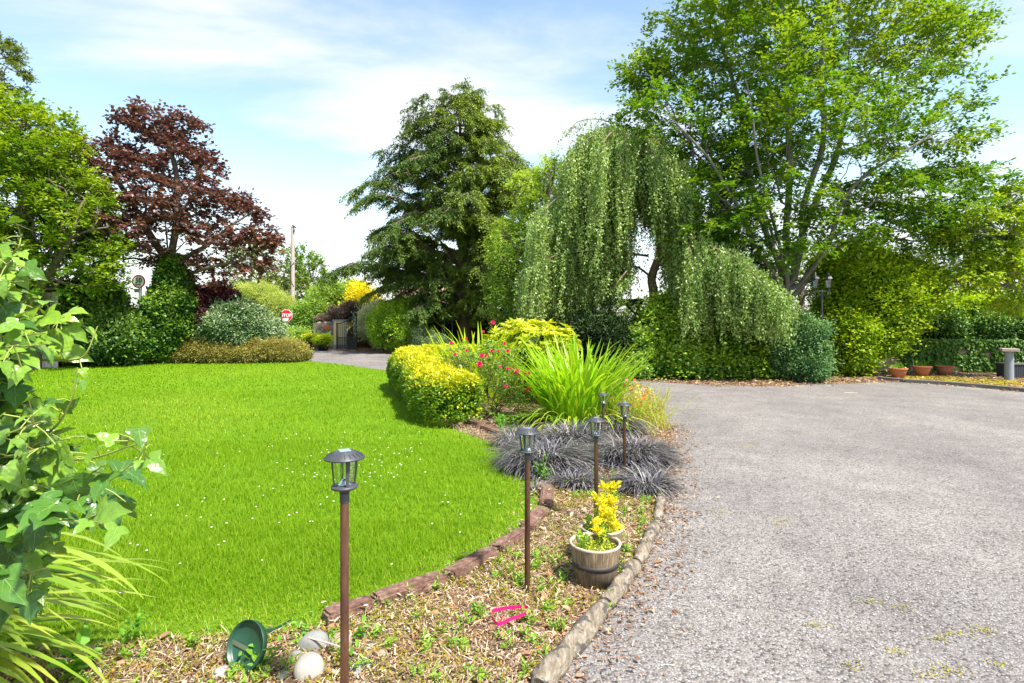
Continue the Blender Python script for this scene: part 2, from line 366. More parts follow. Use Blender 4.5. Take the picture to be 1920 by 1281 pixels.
def shrub(name, lobes, mat, label, cat, leaf=.05, wid=.03, cover=2.6, seed=1, depth=.15, bump=.12, fr=2.5, group=None, core=None, tipz=.3, T=T_DIA, out=.8, upb=.7, base=None, world=None, sprigs=0, spl=.25, part='foliage', sub=16, subs=1.0, holes=0, droop=0, trunk=None, rnd=.55):
    rg = R(seed); LB = world if world is not None else lobes_w(lobes); main = LB
    if sub:
        LB = [(c, r*.93) for c, r in LB]
        for c, r in main:
            m_ = int(sub); u = nrm(rdir(rg, m_)+np.array([0, 0, .15])); k_ = rg.uniform(.20, .40, m_)*(.6+.4*subs)
            LB = LB+[(c+u[i]*r*(.93-.35*k_[i]), np.array([1, 1, .85])*float(np.mean(r))*k_[i]) for i in range(m_) if (c+u[i]*r*.8)[2] > .15]
    P, Nn = shell_points(LB, cover/(leaf*wid*.5), rg, depth=depth, bump=bump, fr=fr, seed=seed)
    if holes: 
        m = sines(P, 4.0, seed+7) > -1+holes; P, Nn = P[m], Nn[m]
    a = Acc(); n = len(P)
    D = nrm(Nn*out+rnd*rg.normal(size=(n, 3))+np.array([0, 0, -droop])); U = nrm(Nn*.7+rnd*.8*rg.normal(size=(n, 3))+np.array([0, 0, upb]))
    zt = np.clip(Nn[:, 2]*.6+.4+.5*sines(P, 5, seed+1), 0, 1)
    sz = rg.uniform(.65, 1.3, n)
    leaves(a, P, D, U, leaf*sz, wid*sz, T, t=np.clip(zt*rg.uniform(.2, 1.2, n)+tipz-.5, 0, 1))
    sprigs = max(sprigs, int(n*.012))
    if sprigs:
        i = rg.choice(n, sprigs); twigs(a, P[i], nrm(Nn[i]+np.array([0, 0, .5])), rg, 1, 7, spl, leaf, wid, wob=.35, t=np.full(sprigs, min(1, tipz+.3)))
    c0 = np.mean([c for c, _ in LB], 0); bs = np.array((c0[0], c0[1], 0.0)) if base is None else np.asarray(base)
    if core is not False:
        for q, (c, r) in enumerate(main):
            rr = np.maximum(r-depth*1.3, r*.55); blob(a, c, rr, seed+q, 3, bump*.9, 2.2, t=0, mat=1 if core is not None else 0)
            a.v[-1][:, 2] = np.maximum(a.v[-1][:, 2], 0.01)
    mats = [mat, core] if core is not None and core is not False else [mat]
    if trunk is None:
        o = a.build(name, mats, loc=bs); tag(o, label, cat, group); return o
    th = thing(name, bs, label, cat, group); a.build('crown', mats, th); b = Acc(); trunk(b); b.build('trunk', M_BARK, th); return th
# ================================================================ SETTING
def gravel_mat():
    b = NB('tarmac_chippings'); co = b.coord()
    v1 = b.n('ShaderNodeTexVoronoi'); v1.inputs['Scale'].default_value = 88; b.l(co, v1.inputs['Vector'])
    sx = b.n('ShaderNodeSeparateColor'); b.l(v1.outputs['Color'], sx.inputs[0])
    chip = b.ramp(sx.outputs[0], [(0, (.08, .074, .074)), (.14, (.17, .158, .156)), (.36, (.232, .222, .214)), (.75, (.282, .270, .260)), (1, (.345, .335, .322))])
    tintc = b.ramp(sx.outputs[1], [(0, (.86, .78, .70)), (.3, (1.02, .99, .96)), (1, (1.02, 1.01, 1.01))])
    c = b.mix(1.0, chip, tintc, 'MULTIPLY')
    gap = b.ramp(v1.outputs['Distance'], [(0, (1, 1, 1)), (.5, (.92, .92, .92)), (.95, (.5, .5, .5))])
    c = b.mix(.8, c, gap, 'MULTIPLY')
    n1 = b.noise(.55, 5, .6, dist=.6); c = b.mix(1.0, c, b.ramp(n1, [(.3, (.84, .83, .84)), (.5, (.98, .97, .965)), (.68, (1.10, 1.08, 1.07))]), 'MULTIPLY')
    n3 = b.noise(9, 6, .75, dist=.4); c = b.mix(1.0, c, b.ramp(n3, [(.34, (.84, .82, .81)), (.45, (1, 1, 1)), (.7, (1.05, 1.04, 1.03))]), 'MULTIPLY')
    wv = b.n('ShaderNodeTexWave'); wv.inputs['Scale'].default_value = .22; wv.inputs['Distortion'].default_value = 5; wv.inputs['Detail'].default_value = 3; b.l(b.coord((.6, 1, 1)), wv.inputs['Vector']); c = b.mix(.5, c, b.ramp(wv.outputs['Fac'], [(.2, (.86, .85, .86)), (.6, (1.04, 1.03, 1.02))]), 'MULTIPLY'); n2 = b.noise(2.2, 6, .7); c = b.mix(1.0, c, b.ramp(n2, [(.35, (.84, .82, .82)), (.6, (1.05, 1.04, 1.04))]), 'MULTIPLY')
    return b.done(b.pbr(c, .9, 0, .25, b.bump(b.math('SUBTRACT', 1.0, v1.outputs['Distance']), .006, 1.0)))
def soil_mat():
    b = NB('dry_soil'); n = b.noise(14, 7, .7); n2 = b.noise(90, 4, .7)
    c = b.mix(.5, b.ramp(n, [(.3, (.10, .058, .035)), (.55, (.22, .14, .085)), (.75, (.36, .25, .16))]), b.ramp(n2, [(.35, (.06, .035, .02)), (.65, (.42, .32, .2))]))
    return b.done(b.pbr(c, .95, 0, .2, b.bump(n2, .02, 1)))
def lawn_mat():
    b = NB('turf'); n = b.noise(.9, 4, .6); n2 = b.noise(38, 5, .75)
    c = b.ramp(n2, [(.28, (.06, .14, .001)), (.5, (.13, .26, .002)), (.72, (.20, .36, .004))])
    c = b.mix(1.0, c, b.ramp(n, [(.3, (.85, .92, .8)), (.65, (1.12, 1.03, 1))]), 'MULTIPLY')
    return b.done(b.pbr(c, .8, 0, .2, b.bump(n2, .03, 1)))
M_DRIVE = gravel_mat(); M_SOIL = soil_mat(); M_LAWN = lawn_mat()
def wild_mat():
    b = NB('rough_ground'); n = b.noise(3, 6, .7); return b.done(b.pbr(b.ramp(n, [(.3, (.035, .06, .015)), (.7, (.10, .12, .04))]), .95))
M_WILD = wild_mat()
M_BARK = barkmat('bark', (.05, .035, .025), (.20, .155, .115))
M_BEECHBARK = barkmat('grey_bark', (.07, .062, .052), (.30, .28, .24), 5)
M_YEWBARK = barkmat('yew_bark', (.09, .055, .035), (.30, .22, .15), 5)
sheet('ground', [(-400, -60), (400, -60), (400, 900), (-400, 900)], -.012, M_WILD)
E_LAWN_IN = [(735, 698), (748, 722), (775, 765), (850, 806), (935, 838), (985, 872), (1008, 915), (1008, 955), (985, 1000), (905, 1056), (830, 1092), (730, 1138), (640, 1172), (540, 1188), (430, 1195), (300, 1203), (150, 1222)]
lawn_edge = [g2(*p) for p in E_LAWN_IN]
lawn_poly = [g2(735, 698), g2(640, 684), g2(575, 678)] + [g2(350, 679), g2(120, 684), (-24, 18.4), (-24, 6), (-9, 2.3), (-3.4, 2.3)] + lawn_edge[::-1][:-1]
bed_outer = [(-.05, 1.3), g2(1030, 1281), g2(1078, 1225), g2(1133, 1155), g2(1197, 1065), g2(1232, 990), g2(1246, 930), g2(1262, 870), g2(1256, 800), g2(1238, 752), g2(1215, 725), g2(1150, 708), g2(1000, 700), g2(850, 692)]
bed_poly = [(-3.4, 1.3)] + bed_outer + lawn_edge + [(-3.4, 2.3)]
drive_far = [g2(560, 650.5), g2(600, 655.5), g2(700, 661), g2(850, 669), g2(1000, 680), g2(1100, 696), g2(1200, 714), g2(1330, 722), g2(1450, 724), g2(1560, 719), g2(1663, 715.5), g2(1780, 722), g2(1920, 735), (16, 11.0), (30, 9.5)]
drive_poly = [(-3.4, -8), (30, -8)] + drive_far[::-1] + [(-13.6, 36), (-16.5, 36), g2(545, 653), g2(560, 668), g2(572, 679), g2(735, 700), (-1.5, 9), (-1, 5), (-3.4, 1.3)]
sheet('driveway', drive_poly, .0, M_DRIVE)
sheet('lawn', lawn_poly, .012, M_LAWN)
sheet('planting_bed', bed_poly, .006, M_SOIL)
litter_poly = [g2(575, 655)] + drive_far[1:] + [(30, 16), (9, 19), (4, 17), (1, 20), (-3, 27), (-9, 31)]
sheet('border_soil', litter_poly, .004, M_SOIL)
left_poly = [(-24, 18.4), g2(120, 684), g2(350, 679), g2(572, 679), g2(560, 668), g2(545, 655), (-12, 28), (-30, 26)]
sheet('left_border_soil', left_poly, .005, M_SOIL)
# ---- road beyond the gate
sheet('road', [(-60, 36), (10, 36), (10, 42), (-60, 42)], .003, plain('asphalt', (.08, .08, .085), .9))

# ---- grass blades
M_GRASS = leafmat('grass_blade', (.095, .215, .001), (.19, .345, .002), (.42, .46, .06), .6, .12, .38, 1.4)
rg = R(3)
A = Acc()
def grass_zone(y0, y1, dens, Lr, wd, seg=2):
    x0, x1 = -.95*y1-1, .6; n = int((x1-x0)*(y1-y0)*dens)
    p = np.stack([rg.uniform(x0, x1, n), rg.uniform(y0, y1, n)], -1); vis = np.abs(p[:, 0]) < p[:, 1]*.93+.5
    p = p[vis]; jp = p+rg.normal(size=p.shape)*.03; p = p[inpoly(jp, lawn_poly)]; n = len(p)
    P3 = np.concatenate([p, np.full((n, 1), .008)], 1)
    pat = sines(P3, 2.6, 4)*.5+sines(P3, 9, 6)*.5
    de = polydist(p, lawn_edge); keep = rg.uniform(0, 1, n) < np.clip(.45+de*2.2, 0, 1); 
    Lg = rg.uniform(*Lr, n)*(1+.35*pat)*np.clip(.6+1.2*de, 0, 1)
    keep &= (pat > -.75)|(rg.uniform(size=n) < .6)
    pat2 = sines(P3, .9, 14); dry = np.clip(pat2*.4, 0, .4)*rg.uniform(.3, 1, n)+np.where(rg.uniform(size=n) < np.clip(.5-de*1.2, .05, .5), rg.uniform(.4, 1, n), rg.uniform(0, .16, n))
    k = keep
    ribbons(A, P3[k], rg.uniform(0, 6.28, k.sum()), rg.uniform(.9, 1.5, k.sum()), rg.uniform(-.2, 1.1, k.sum()), Lg[k], wd*rg.uniform(.7, 1.3, k.sum()), seg, t=dry[k])
grass_zone(2.3, 4.2, 11000, (.035, .085), .0034, 3)
grass_zone(4.2, 7, 4200, (.035, .08), .0055)
grass_zone(7, 12, 1100, (.035, .075), .010)
grass_zone(12, 21, 350, (.035, .07), .019)
gr = A.build('grass', M_GRASS); tag(gr, kind='stuff')
# daisies
A = Acc(); cl = [(g2(640, 880), .5, 30), (g2(690, 870), .4, 30), (g2(560, 960), .6, 26), (g2(770, 900), .5, 14), (g2(250, 780), 1.5, 26), (g2(420, 830), 1.3, 26), (g2(520, 900), 1.2, 22), (g2(600, 1000), .9, 16), (g2(330, 1000), .7, 12), (g2(560, 1100), .4, 7), (g2(700, 830), .5, 20), (g2(300, 720), 2.5, 20)]
for (c, s, n) in cl:
    p = np.array(c)+rg.normal(size=(int(n*.7), 2))*s; p = p[inpoly(p, lawn_poly)]
    for q in p:
        z = rg.uniform(.035, .055); r = rg.uniform(.0045, .0075)*(1+.05*q[1])
        lathe(A, [(0, z), (r, z+.001), (r*.9, z+.004), (0, z+.004)], (q[0], q[1], 0), 6, 0, 0); lathe(A, [(0, z+.004), (r*.35, z+.005), (0, z+.008)], (q[0], q[1], 0), 5, 0, 1)
tag(A.build('daisies', [plain('petal_white', (.85, .85, .82), .6, var=.05), plain('daisy_eye', (.8, .6, .05), .6)]), kind='stuff')

# ---- dry mulch, leaf litter, low ground cover on the bed
M_MULCH = leafmat('mulch', (.075, .034, .022), (.42, .25, .15), (.74, .60, .44), .85, .2, .1, 2.2)
M_BROWN = leafmat('fallen_leaves', (.10, .04, .022), (.36, .19, .10), (.62, .44, .28), .8, .25, .12, 2.5)
M_MOSSL = leafmat('creeping_cover', (.13, .19, .01), (.36, .38, .03), (.46, .27, .06), .6, .3, .3, 3)
rg = R(7)
def scatter(poly, box4, dens, fn=None):
    x0, x1, y0, y1 = box4; n = int((x1-x0)*(y1-y0)*dens); p = np.stack([rg.uniform(x0, x1, n), rg.uniform(y0, y1, n)], -1)
    p = p[inpoly(p, poly)]
    return p if fn is None else p[rg.uniform(size=len(p)) < fn(p)]
def litter(acc, p, Lr, Wr, z=.012, up=2.2, T=T_LEAF, t=(0, 1), tilt=.35):
    n = len(p); P3 = np.concatenate([p, (z+rg.uniform(0, .018, n))[:, None]], 1); h = rg.uniform(0, 6.28, n)
    D = np.stack([np.cos(h), np.sin(h), rg.normal(size=n)*tilt], -1); leaves(acc, P3, D, up_bias(rg, n, up), rg.uniform(*Lr, n), rg.uniform(*Wr, n), T, t=rg.uniform(*t, n)**2)
near_bed = [q for q in bed_poly]
A = Acc()
p = scatter(bed_poly, (-2.6, 2, 2.0, 4.3), 6500); litter(A, p, (.012, .05), (.003, .009), T=T_DIA, tilt=.5)
p = scatter(bed_poly, (-2, 2, 4.3, 8), 2200); litter(A, p, (.02, .06), (.005, .012), T=T_DIA)
p = scatter(bed_poly, (-4, 3, 8, 15), 250); litter(A, p, (.03, .08), (.02, .04))
for q, (hx, n) in enumerate([(0, 900), (1.2, 700), (2.4, 700)]):
    p = scatter(bed_poly, (-2.4, 2, 2.1, 6), n/11); P3 = np.concatenate([p, np.full((len(p), 1), .015)], 1)
    ribbons(A, P3, rg.uniform(0, 6.28, len(p)), rg.uniform(.1, .5, len(p)), rg.uniform(-.5, .1, len(p)), rg.uniform(.05, .16, len(p)), .0035, 4, prof='stick', t=rg.uniform(.2, 1, len(p)))
p = scatter([(-3, 2), (1, 2), (1, 9), (-3, 9)], (-2, .6, 2.3, 8), 900, lambda p: np.exp(-(polydist(p, np.array(lawn_edge[:-4]))/.09)**2)); litter(A, p, (.012, .045), (.004, .012), z=.05, T=T_LEAF)
tag(A.build('mulch', M_MULCH), kind='stuff')
A = Acc()
logline = np.array(bed_outer[:9]); 
def near_log(p): d = polydist(p, logline); return np.exp(-(d/.14)**1.3)
outer_strip = [(-.2, 1.2), (1.1, 1.2), (1.6, 3.4), (2.2, 5), (2.6, 8), (2.4, 11), (1.0, 11), (.3, 4), (-.2, 2)]
p = scatter(outer_strip, (-.2, 2.8, 1.6, 9.5), 1700, near_log); litter(A, p, (.012, .045), (.004, .013), z=.004, tilt=.4)
p = scatter(outer_strip, (-.2, 2.8, 1.6, 9.5), 200, near_log); litter(A, p, (.025, .048), (.012, .026), z=.004, t=(.1, 1))
p = scatter(bed_poly, (-3, 2, 2, 7), 130); litter(A, p, (.03, .07), (.018, .035), t=(.2, 1))
edge_in = lambda p: np.exp(-polydist(p, np.array(drive_far))/.55)
big = [(-16, 36), (30, 36), (30, 9), (-16, 9)]
p = scatter(litter_poly, (-12, 14, 10, 33), 210, lambda p: .35+.65*np.exp(-polydist(p, np.array(drive_far))/.8)); litter(A, p, (.05, .11), (.03, .06), z=.006)
p = scatter(big, (2, 13, 11, 15), 160, lambda p: np.exp(-(polydist(p, np.array(drive_far))/.22)**1.5)); litter(A, p, (.04, .08), (.02, .05), z=.004)
tag(A.build('leaf_litter', M_BROWN), kind='stuff')
A = Acc()
def cover(p, hmax, n_l, leaf, w_, t):
    P3 = np.concatenate([p, np.full((len(p), 1), .008)], 1); twigs(A, P3, np.tile([0, 0, 1.0], (len(p), 1)), rg, 1, n_l, hmax, leaf, w_, wob=.7, t=np.full(len(p), t), jit=.006, upb=.6)
pat = lambda th, f, s: (lambda p: (sines(np.concatenate([p, np.zeros((len(p), 1))], 1), f, s) > th).astype(float))
p = scatter(bed_poly, (-2.6, 2, 2.0, 5.2), 1000, pat(-.25, 4.5, 2)); cover(p, .035, 8, .014, .008, .1)
p = scatter(bed_poly, (-2.6, 2, 2.0, 5.2), 600, pat(-.2, 3.2, 8)); cover(p, .03, 7, .012, .007, 1.0)
tag(A.build('creeping_ground_cover', M_MOSSL), kind='stuff')
# bright low weeds along the lawn's edge and in the bed
M_WEED = leafmat('weed_leaf', (.06, .20, .01), (.20, .42, .03), (.45, .55, .08), .5, .4, .3, 2)
A = Acc()
p = scatter(bed_poly, (-2.6, 1.6, 2.0, 5.5), 45, pat(-.2, 2.6, 3)); P3 = np.concatenate([p, np.full((len(p), 1), .01)], 1)
twigs(A, P3, np.tile([0, 0, 1.0], (len(p), 1)), rg, 3, 8, .06, .026, .012, wob=.5, T=T_LEAF, t=.3, jit=.004, upb=.5)
def edgeg(n, y0, y1, w_):
    p = scatter(big if False else [(-6, 1), (3, 1), (3, 16), (-6, 16)], (-5, 1.2, y0, y1), n, lambda p: np.exp(-(polydist(p, np.array(lawn_edge))/w_)**2)); P3 = np.concatenate([p, np.full((len(p), 1), .01)], 1)
    ribbons(A, P3, rg.uniform(0, 6.28, len(p)), rg.uniform(.5, 1.4, len(p)), rg.uniform(-.6, .8, len(p)), rg.uniform(.03, .10, len(p)), .004, 3, t=rg.uniform(0, 1, len(p))**1.5)
edgeg(1700, 2.1, 4.5, .09); edgeg(600, 4.5, 9, .12)
tag(A.build('low_weeds', M_WEED), kind='stuff')
# moss flecks on the tarmac, moss strip behind the kerb
M_MOSS = leafmat('moss', (.24, .20, .02), (.44, .38, .04), None, .8, .2, .15, 3)
A = Acc(); strip = [g2(1640, 709), g2(1700, 713.5), g2(1780, 719), g2(1920, 732), (12.6, 11.2), (12.9, 12.3), g2(1920, 716), g2(1760, 706), g2(1680, 707)]
p = scatter(strip, (7, 13, 10, 17), 1500, lambda p: (sines(np.concatenate([p, np.zeros((len(p), 1))], 1), 3.2, 5) > -.55)*1.0); litter(A, p, (.02, .05), (.02, .05), z=.006, T=T_DIA)
for (px, py) in [(1475, 978), (1460, 985), (1630, 1130), (1690, 1140), (1790, 1190), (1840, 1185), (1850, 1185), (1680, 1225), (1760, 1200), (1770, 1255), (1790, 1262), (1745, 1270), (1870, 1250), (1600, 1250), (1530, 1175), (1395, 835), (1410, 838), (1355, 962)]:
    p = np.array(g2(px, py))+R(px).normal(size=(34, 2))*np.array([.035, .018]); litter(A, p, (.006, .014), (.005, .01), z=.001, T=T_DIA)
tag(A.build('moss', M_MOSS), kind='stuff')
# loose chippings close to the camera
A = Acc(); M_CHIP = plain('loose_chipping', (.36, .345, .34), .85, var=.45, scale=60)
p = scatter([(-.1, 1.6), (5, 1.6), (8, 8), (1.5, 8)], (0, 6, 2.1, 6.5), 620, lambda p: (p[:, 0] > np.interp(p[:, 1], [q[1] for q in bed_outer[:9]], [q[0] for q in bed_outer[:9]])+.05)*np.clip(2.4/p[:, 1], 0, 1)**1.5)
n = len(p); s = rg.uniform(.003, .0075, n)
octv = np.array([(1, 0, 0), (0, 1, 0), (-1, 0, 0), (0, -1, 0), (0, 0, .8), (0, 0, -.4)]); octf = np.array([[0, 1, 4], [1, 2, 4], [2, 3, 4], [3, 0, 4], [1, 0, 5], [2, 1, 5], [3, 2, 5], [0, 3, 5]])
V = octv[None]*(s[:, None]*rg.uniform(.6, 1.3, (n, 3)))[:, None, :]; an = rg.uniform(0, 6.28, n); ca, sa = np.cos(an)[:, None], np.sin(an)[:, None]
V = np.stack([V[..., 0]*ca-V[..., 1]*sa, V[..., 0]*sa+V[..., 1]*ca, V[..., 2]+.002], -1)+np.concatenate([p, np.zeros((n, 1))], 1)[:, None]
A.add(V.reshape(-1, 3), ((np.arange(n)*6)[:, None, None]+octf[None]).reshape(-1, 3)); tag(A.build('loose_chippings', M_CHIP), kind='stuff')

# ================================================================ EDGING
def brickmat():
    b = NB('old_brick'); n = b.noise(22, 6, .7); n2 = b.noise(5, 3)
    c = b.ramp(n, [(.28, (.06, .033, .026)), (.5, (.17, .093, .07)), (.72, (.34, .22, .17))]); c = b.mix(b.ramp(n2, [(.5, (0, 0, 0)), (.75, (.6, .6, .6))]), c, (.16, .17, .07))
    return b.done(b.pbr(c, .95, 0, .2, b.bump(n, .012, 1)))
M_BRICK = brickmat()
def logmat():
    b = NB('lichened_stone'); v = b.coord((1, .3, 1)); n = b.noise(11, 6, .75, v); n2 = b.noise(45, 5, .7, v); n3 = b.noise(13, 4, .6)
    c = b.ramp(b.math('ADD', b.math('MULTIPLY', n, .55), b.math('MULTIPLY', n2, .45)), [(.3, (.075, .055, .04)), (.48, (.21, .17, .125)), (.68, (.42, .36, .29))])
    c = b.mix(b.ramp(n3, [(.53, (0, 0, 0)), (.57, (.85, .85, .85))]), c, (.07, .065, .06))
    return b.done(b.pbr(c, .9, 0, .25, b.bump(b.math('ADD', n2, n), .012, 1)))
M_LOG = logmat()
def resamp(line, step):
    line = bezpath([np.array((*q, 0.0)) for q in line], 12); d = np.concatenate([[0], np.cumsum(np.linalg.norm(np.diff(line, axis=0), axis=1))])
    s = np.arange(0, d[-1], step); return np.stack([np.interp(s, d, line[:, i]) for i in range(3)], -1)
bricks = [(600, 1186, 690, 1153), (694, 1152, 832, 1102), (836, 1101, 925, 1053), (929, 1050, 984, 1014), (986, 1008, 1020, 968), (1022, 962, 1030, 920), (1012, 872, 992, 850), (985, 846, 945, 822), (940, 820, 905, 807), (900, 805, 866, 790)]
blab = ['worn red brick edging slab leaning down beside the pale boulders', 'long flat red-brown edging slab nearest the first solar lamp', 'mossy topped red edging slab in the middle of the lawn edge', 'red edging slab behind the pole of the second solar lamp', 'tilted red edging slab left of the wooden tub', 'short edging slab at the foot of the black grass', 'dark edging brick half hidden beside the black grass', 'low brown edging brick left of the black grass', 'brown edging brick between hedge and black grass', 'brown edging brick at the near end of the golden hedge']
for i, (x0, y0, x1, y1) in enumerate(bricks):
    a = G(x0, y0); b_ = G(x1, y1); a[1] += .05; b_[1] += .05; c = (a+b_)/2; d = b_-a; L0 = np.linalg.norm(d[:2]); A = Acc()
    bm = bmesh.new(); bmesh.ops.create_cube(bm, size=1)
    for v in bm.verts: v.co = Vector((v.co.x*L0*.97, v.co.y*.105, v.co.z*.11))
    bmesh.ops.bevel(bm, geom=bm.edges[:], offset=.012, segments=2, affect='EDGES'); bmesh.ops.subdivide_edges(bm, edges=bm.edges[:], cuts=2, use_grid_fill=True)
    vv = np.array([v.co[:] for v in bm.verts]); sd = .010*sines(vv*1.0+i, 38, i)+.005*sines(vv, 110, i+4)
    for v, s_ in zip(bm.verts, sd): v.co = v.co+v.normal*s_
    bm.transform(Matrix.Rotation(math.atan2(d[1], d[0])+R(i+5).uniform(-.05, .05), 4, 'Z') @ Matrix.Rotation(R(i).uniform(-.05, .05), 4, 'Y') @ Matrix.Rotation(R(i).uniform(-.22, .12), 4, 'X'))
    from_bm(A, bm, 0, 0, False); A.v[-1] += c+np.array([0, 0, .018])
    tag(A.build('edging_brick', M_BRICK, loc=c), blab[i], 'edging brick', 'red edging bricks between lawn and bed')
lp = [(1010, 1310, 1134, 1154), (1137, 1150, 1194, 1072), (1196, 1069, 1233, 990), (1234, 985, 1244, 930)]
llab = ['pale round-topped stone edging length nearest the camera', 'lichen-spotted stone edging length right of the wooden tub', 'grey stone edging length behind the wooden tub', 'short far length of pale stone edging by the black grass']
for i, (x0, y0, x1, y1) in enumerate(lp):
    a = G(x0, y0); b_ = G(x1, y1); a[1] += .03; b_[1] += .03; n = 22; s = np.linspace(0, 1, n)
    pts = a+(b_-a)*s[:, None]; pts[:, 2] = .028+.004*np.sin(s*9+i); r = .050-.005*i+.004*np.sin(s*13+i*2)+.003*np.sin(s*31+i); r[0] *= .72; r[-1] *= .72; r[1] *= .93; r[-2] *= .93
    A = Acc(); tube(A, pts, r, 18); v = A.v[0]; v += .004*sines(v, 40, i)[:, None]*nrm(v-np.repeat(pts, 18, 0))
    o = A.build('stone_edging', M_LOG, loc=(a+b_)/2); tag(o, llab[i], 'stone edging', 'stone edging lengths between bed and driveway')
# kerb on the right
A = Acc(); kp = [g2(1650, 712.5), g2(1700, 717.5), g2(1780, 722.5), g2(1860, 729), g2(1930, 736), (14, 11.2)]
kk = np.array([(*q, 0.0) for q in kp])
for i in range(len(kk)-1):
    d = kk[i+1]-kk[i]; L0 = np.linalg.norm(d); box(A, (kk[i]+kk[i+1])/2+np.array([0, .06, .03]), (L0*.995, .10, .10), math.atan2(d[1], d[0]), bev=.012)
o = A.build('kerb', plain('kerb_concrete', (.15, .14, .125), .9, bump=.8, var=.4), loc=kk[2]); tag(o, kind='structure')

# ================================================================ SOLAR LAMPS
M_BLACKP = plain('weathered_black_plastic', (.055, .058, .065), .42, var=.3, scale=30)
def rustpole():
    b = NB('rusty_pole'); v = b.coord((1, 1, .18)); n = b.noise(26, 5, .7, v); n2 = b.noise(6, 3, .5, v)
    c = b.ramp(b.math('ADD', b.math('MULTIPLY', n, .5), b.math('MULTIPLY', n2, .5)), [(.34, (.03, .02, .017)), (.48, (.115, .05, .03)), (.64, (.22, .12, .06))])
    return b.done(b.pbr(c, .42, .25, .5, b.bump(n, .002, .6)))
M_POLE = rustpole(); M_COLLAR = plain('grey_collar', (.09, .10, .11), .4, .4, .3, 30)
M_PANEL = plain('solar_panel', (.30, .34, .42), .12, .3, .2, 40); M_CHROME = plain('silver_reflector', (.75, .76, .78), .15, .9, .2, 60)
b = NB('crackle_glass'); n = b.noise(120, 3, .6); gl = b.n('ShaderNodeBsdfGlass'); gl.inputs['Roughness'].default_value = .06; gl.inputs['IOR'].default_value = 1.25; gl.inputs['Color'].default_value = (.97, 1, .99, 1); b.l(b.bump(n, .01, .5), gl.inputs['Normal'])
tp = b.n('ShaderNodeBsdfTransparent'); ms = b.n('ShaderNodeMixShader'); ms.inputs[0].default_value = .45; b.l(gl.outputs[0], ms.inputs[1]); b.l(tp.outputs[0], ms.inputs[2]); M_GLASS = b.done(ms.outputs[0])
def solar_lamp():
    t = thing('solar_lamp', (0, 0, 0), 'x', 'garden lamp', 'solar lamps on rusty poles in the bed')
    # origin of the head = top of the cap; the pole is built to unit length and scaled as real geometry per lamp
    a = Acc(); lathe(a, [(.036, -.020), (.066, -.027), (.070, -.025), (.068, -.021), (.040, -.006), (.037, -.003), (.034, -.001), (0, -.001)], k=36)
    for i in range(20):
        an = i/20*2*math.pi; r = .053; box(a, (r*math.cos(an), r*math.sin(an), -.0125), (.024, .0022, .004), rot=(Matrix.Rotation(an, 4, 'Z') @ Matrix.Rotation(.50, 4, 'Y')).to_3x3())
    lathe(a, [(.070, -.026), (.060, -.028), (.036, -.026), (0, -.026)], k=36); cap = a.build('cap', M_BLACKP, t)
    a = Acc(); box(a, (0, 0, .0008), (.040, .040, .003), .5, bev=.001); a.build('solar_panel', M_PANEL, cap)
    a = Acc(); lathe(a, [(.037, -.028), (.036, -.05), (.029, -.118), (.029, -.121)], k=28); a.build('glass', M_GLASS, t)
    for i in range(4):
        an = i*math.pi/2+.55; a = Acc(); c, s = math.cos(an), math.sin(an)
        p = np.array([(.043*c, .043*s, -.026), (.0415*c, .0415*s, -.06), (.035*c, .035*s, -.121)]); hw = [.0085, .0065, .0045]; S = np.array([-s, c, 0]); Rr = np.array([c, s, 0])
        V = []
        for q, h in zip(p, hw): V += [q-S*h-Rr*.002, q+S*h-Rr*.002, q+S*h+Rr*.002, q-S*h+Rr*.002]
        f = [[k_*4+j, k_*4+(j+1) % 4, k_*4+4+(j+1) % 4, k_*4+4+j] for k_ in range(2) for j in range(4)]+[[0, 3, 2, 1], [8, 9, 10, 11]]
        a.add(V, f); a.build('cage_bar', M_BLACKP, t)
    a = Acc(); lathe(a, [(0, -.120), (.042, -.120), (.046, -.122), (.047, -.126), (.044, -.131), (.026, -.135), (.018, -.138), (.0175, -.15), (0, -.15)], k=32); a.build('base_ring', M_BLACKP, t)
    a = Acc(); lathe(a, [(0, -.1195), (.024, -.118), (.012, -.105), (.004, -.098), (0, -.098)], k=9, smooth=False); a.build('reflector', M_CHROME, t)
    a = Acc(); lathe(a, [(.0165, -.138), (.0168, -.18), (.0155, -.182)], k=20); a.build('collar', M_COLLAR, t)
    return t
def copy_tree(o, parent=None):
    c = o.copy(); C.objects.link(c)
    if parent is not None: c.parent = parent
    for ch in [q for q in C.objects if q.parent == o]: copy_tree(ch, c)
    return c
proto = solar_lamp()
lamps = [(646, 1.99, 845, None, 'nearest and tallest solar lamp, alone at the lawn edge beside the boulders'), (989, 3.13, 803, None, 'second solar lamp from the camera, standing left of the wooden tub'), (1118, 4.15, 783, None, 'solar lamp directly behind the wooden tub with yellow shoots'), (1171, 5.33, 755, None, 'solar lamp in the right black grass, tallest of the back three'), (1131, 7.0, 737, None, 'farthest and smallest solar lamp in front of the sword-leaved clump')]
for i, (px, Y, py, _, lab) in enumerate(lamps):
    o = proto if i == 0 else copy_tree(proto); top = W(px, py, Y); o.location = [float(q) for q in top]; o['label'] = lab; o.rotation_euler.z = i*.6
    a = Acc(); zb = -top[2]-.02; m = 14; s = np.linspace(-.15, zb, m)
    lathe(a, [(.0148, z) for z in s], k=18); po = a.build('pole', M_POLE); po.parent = o
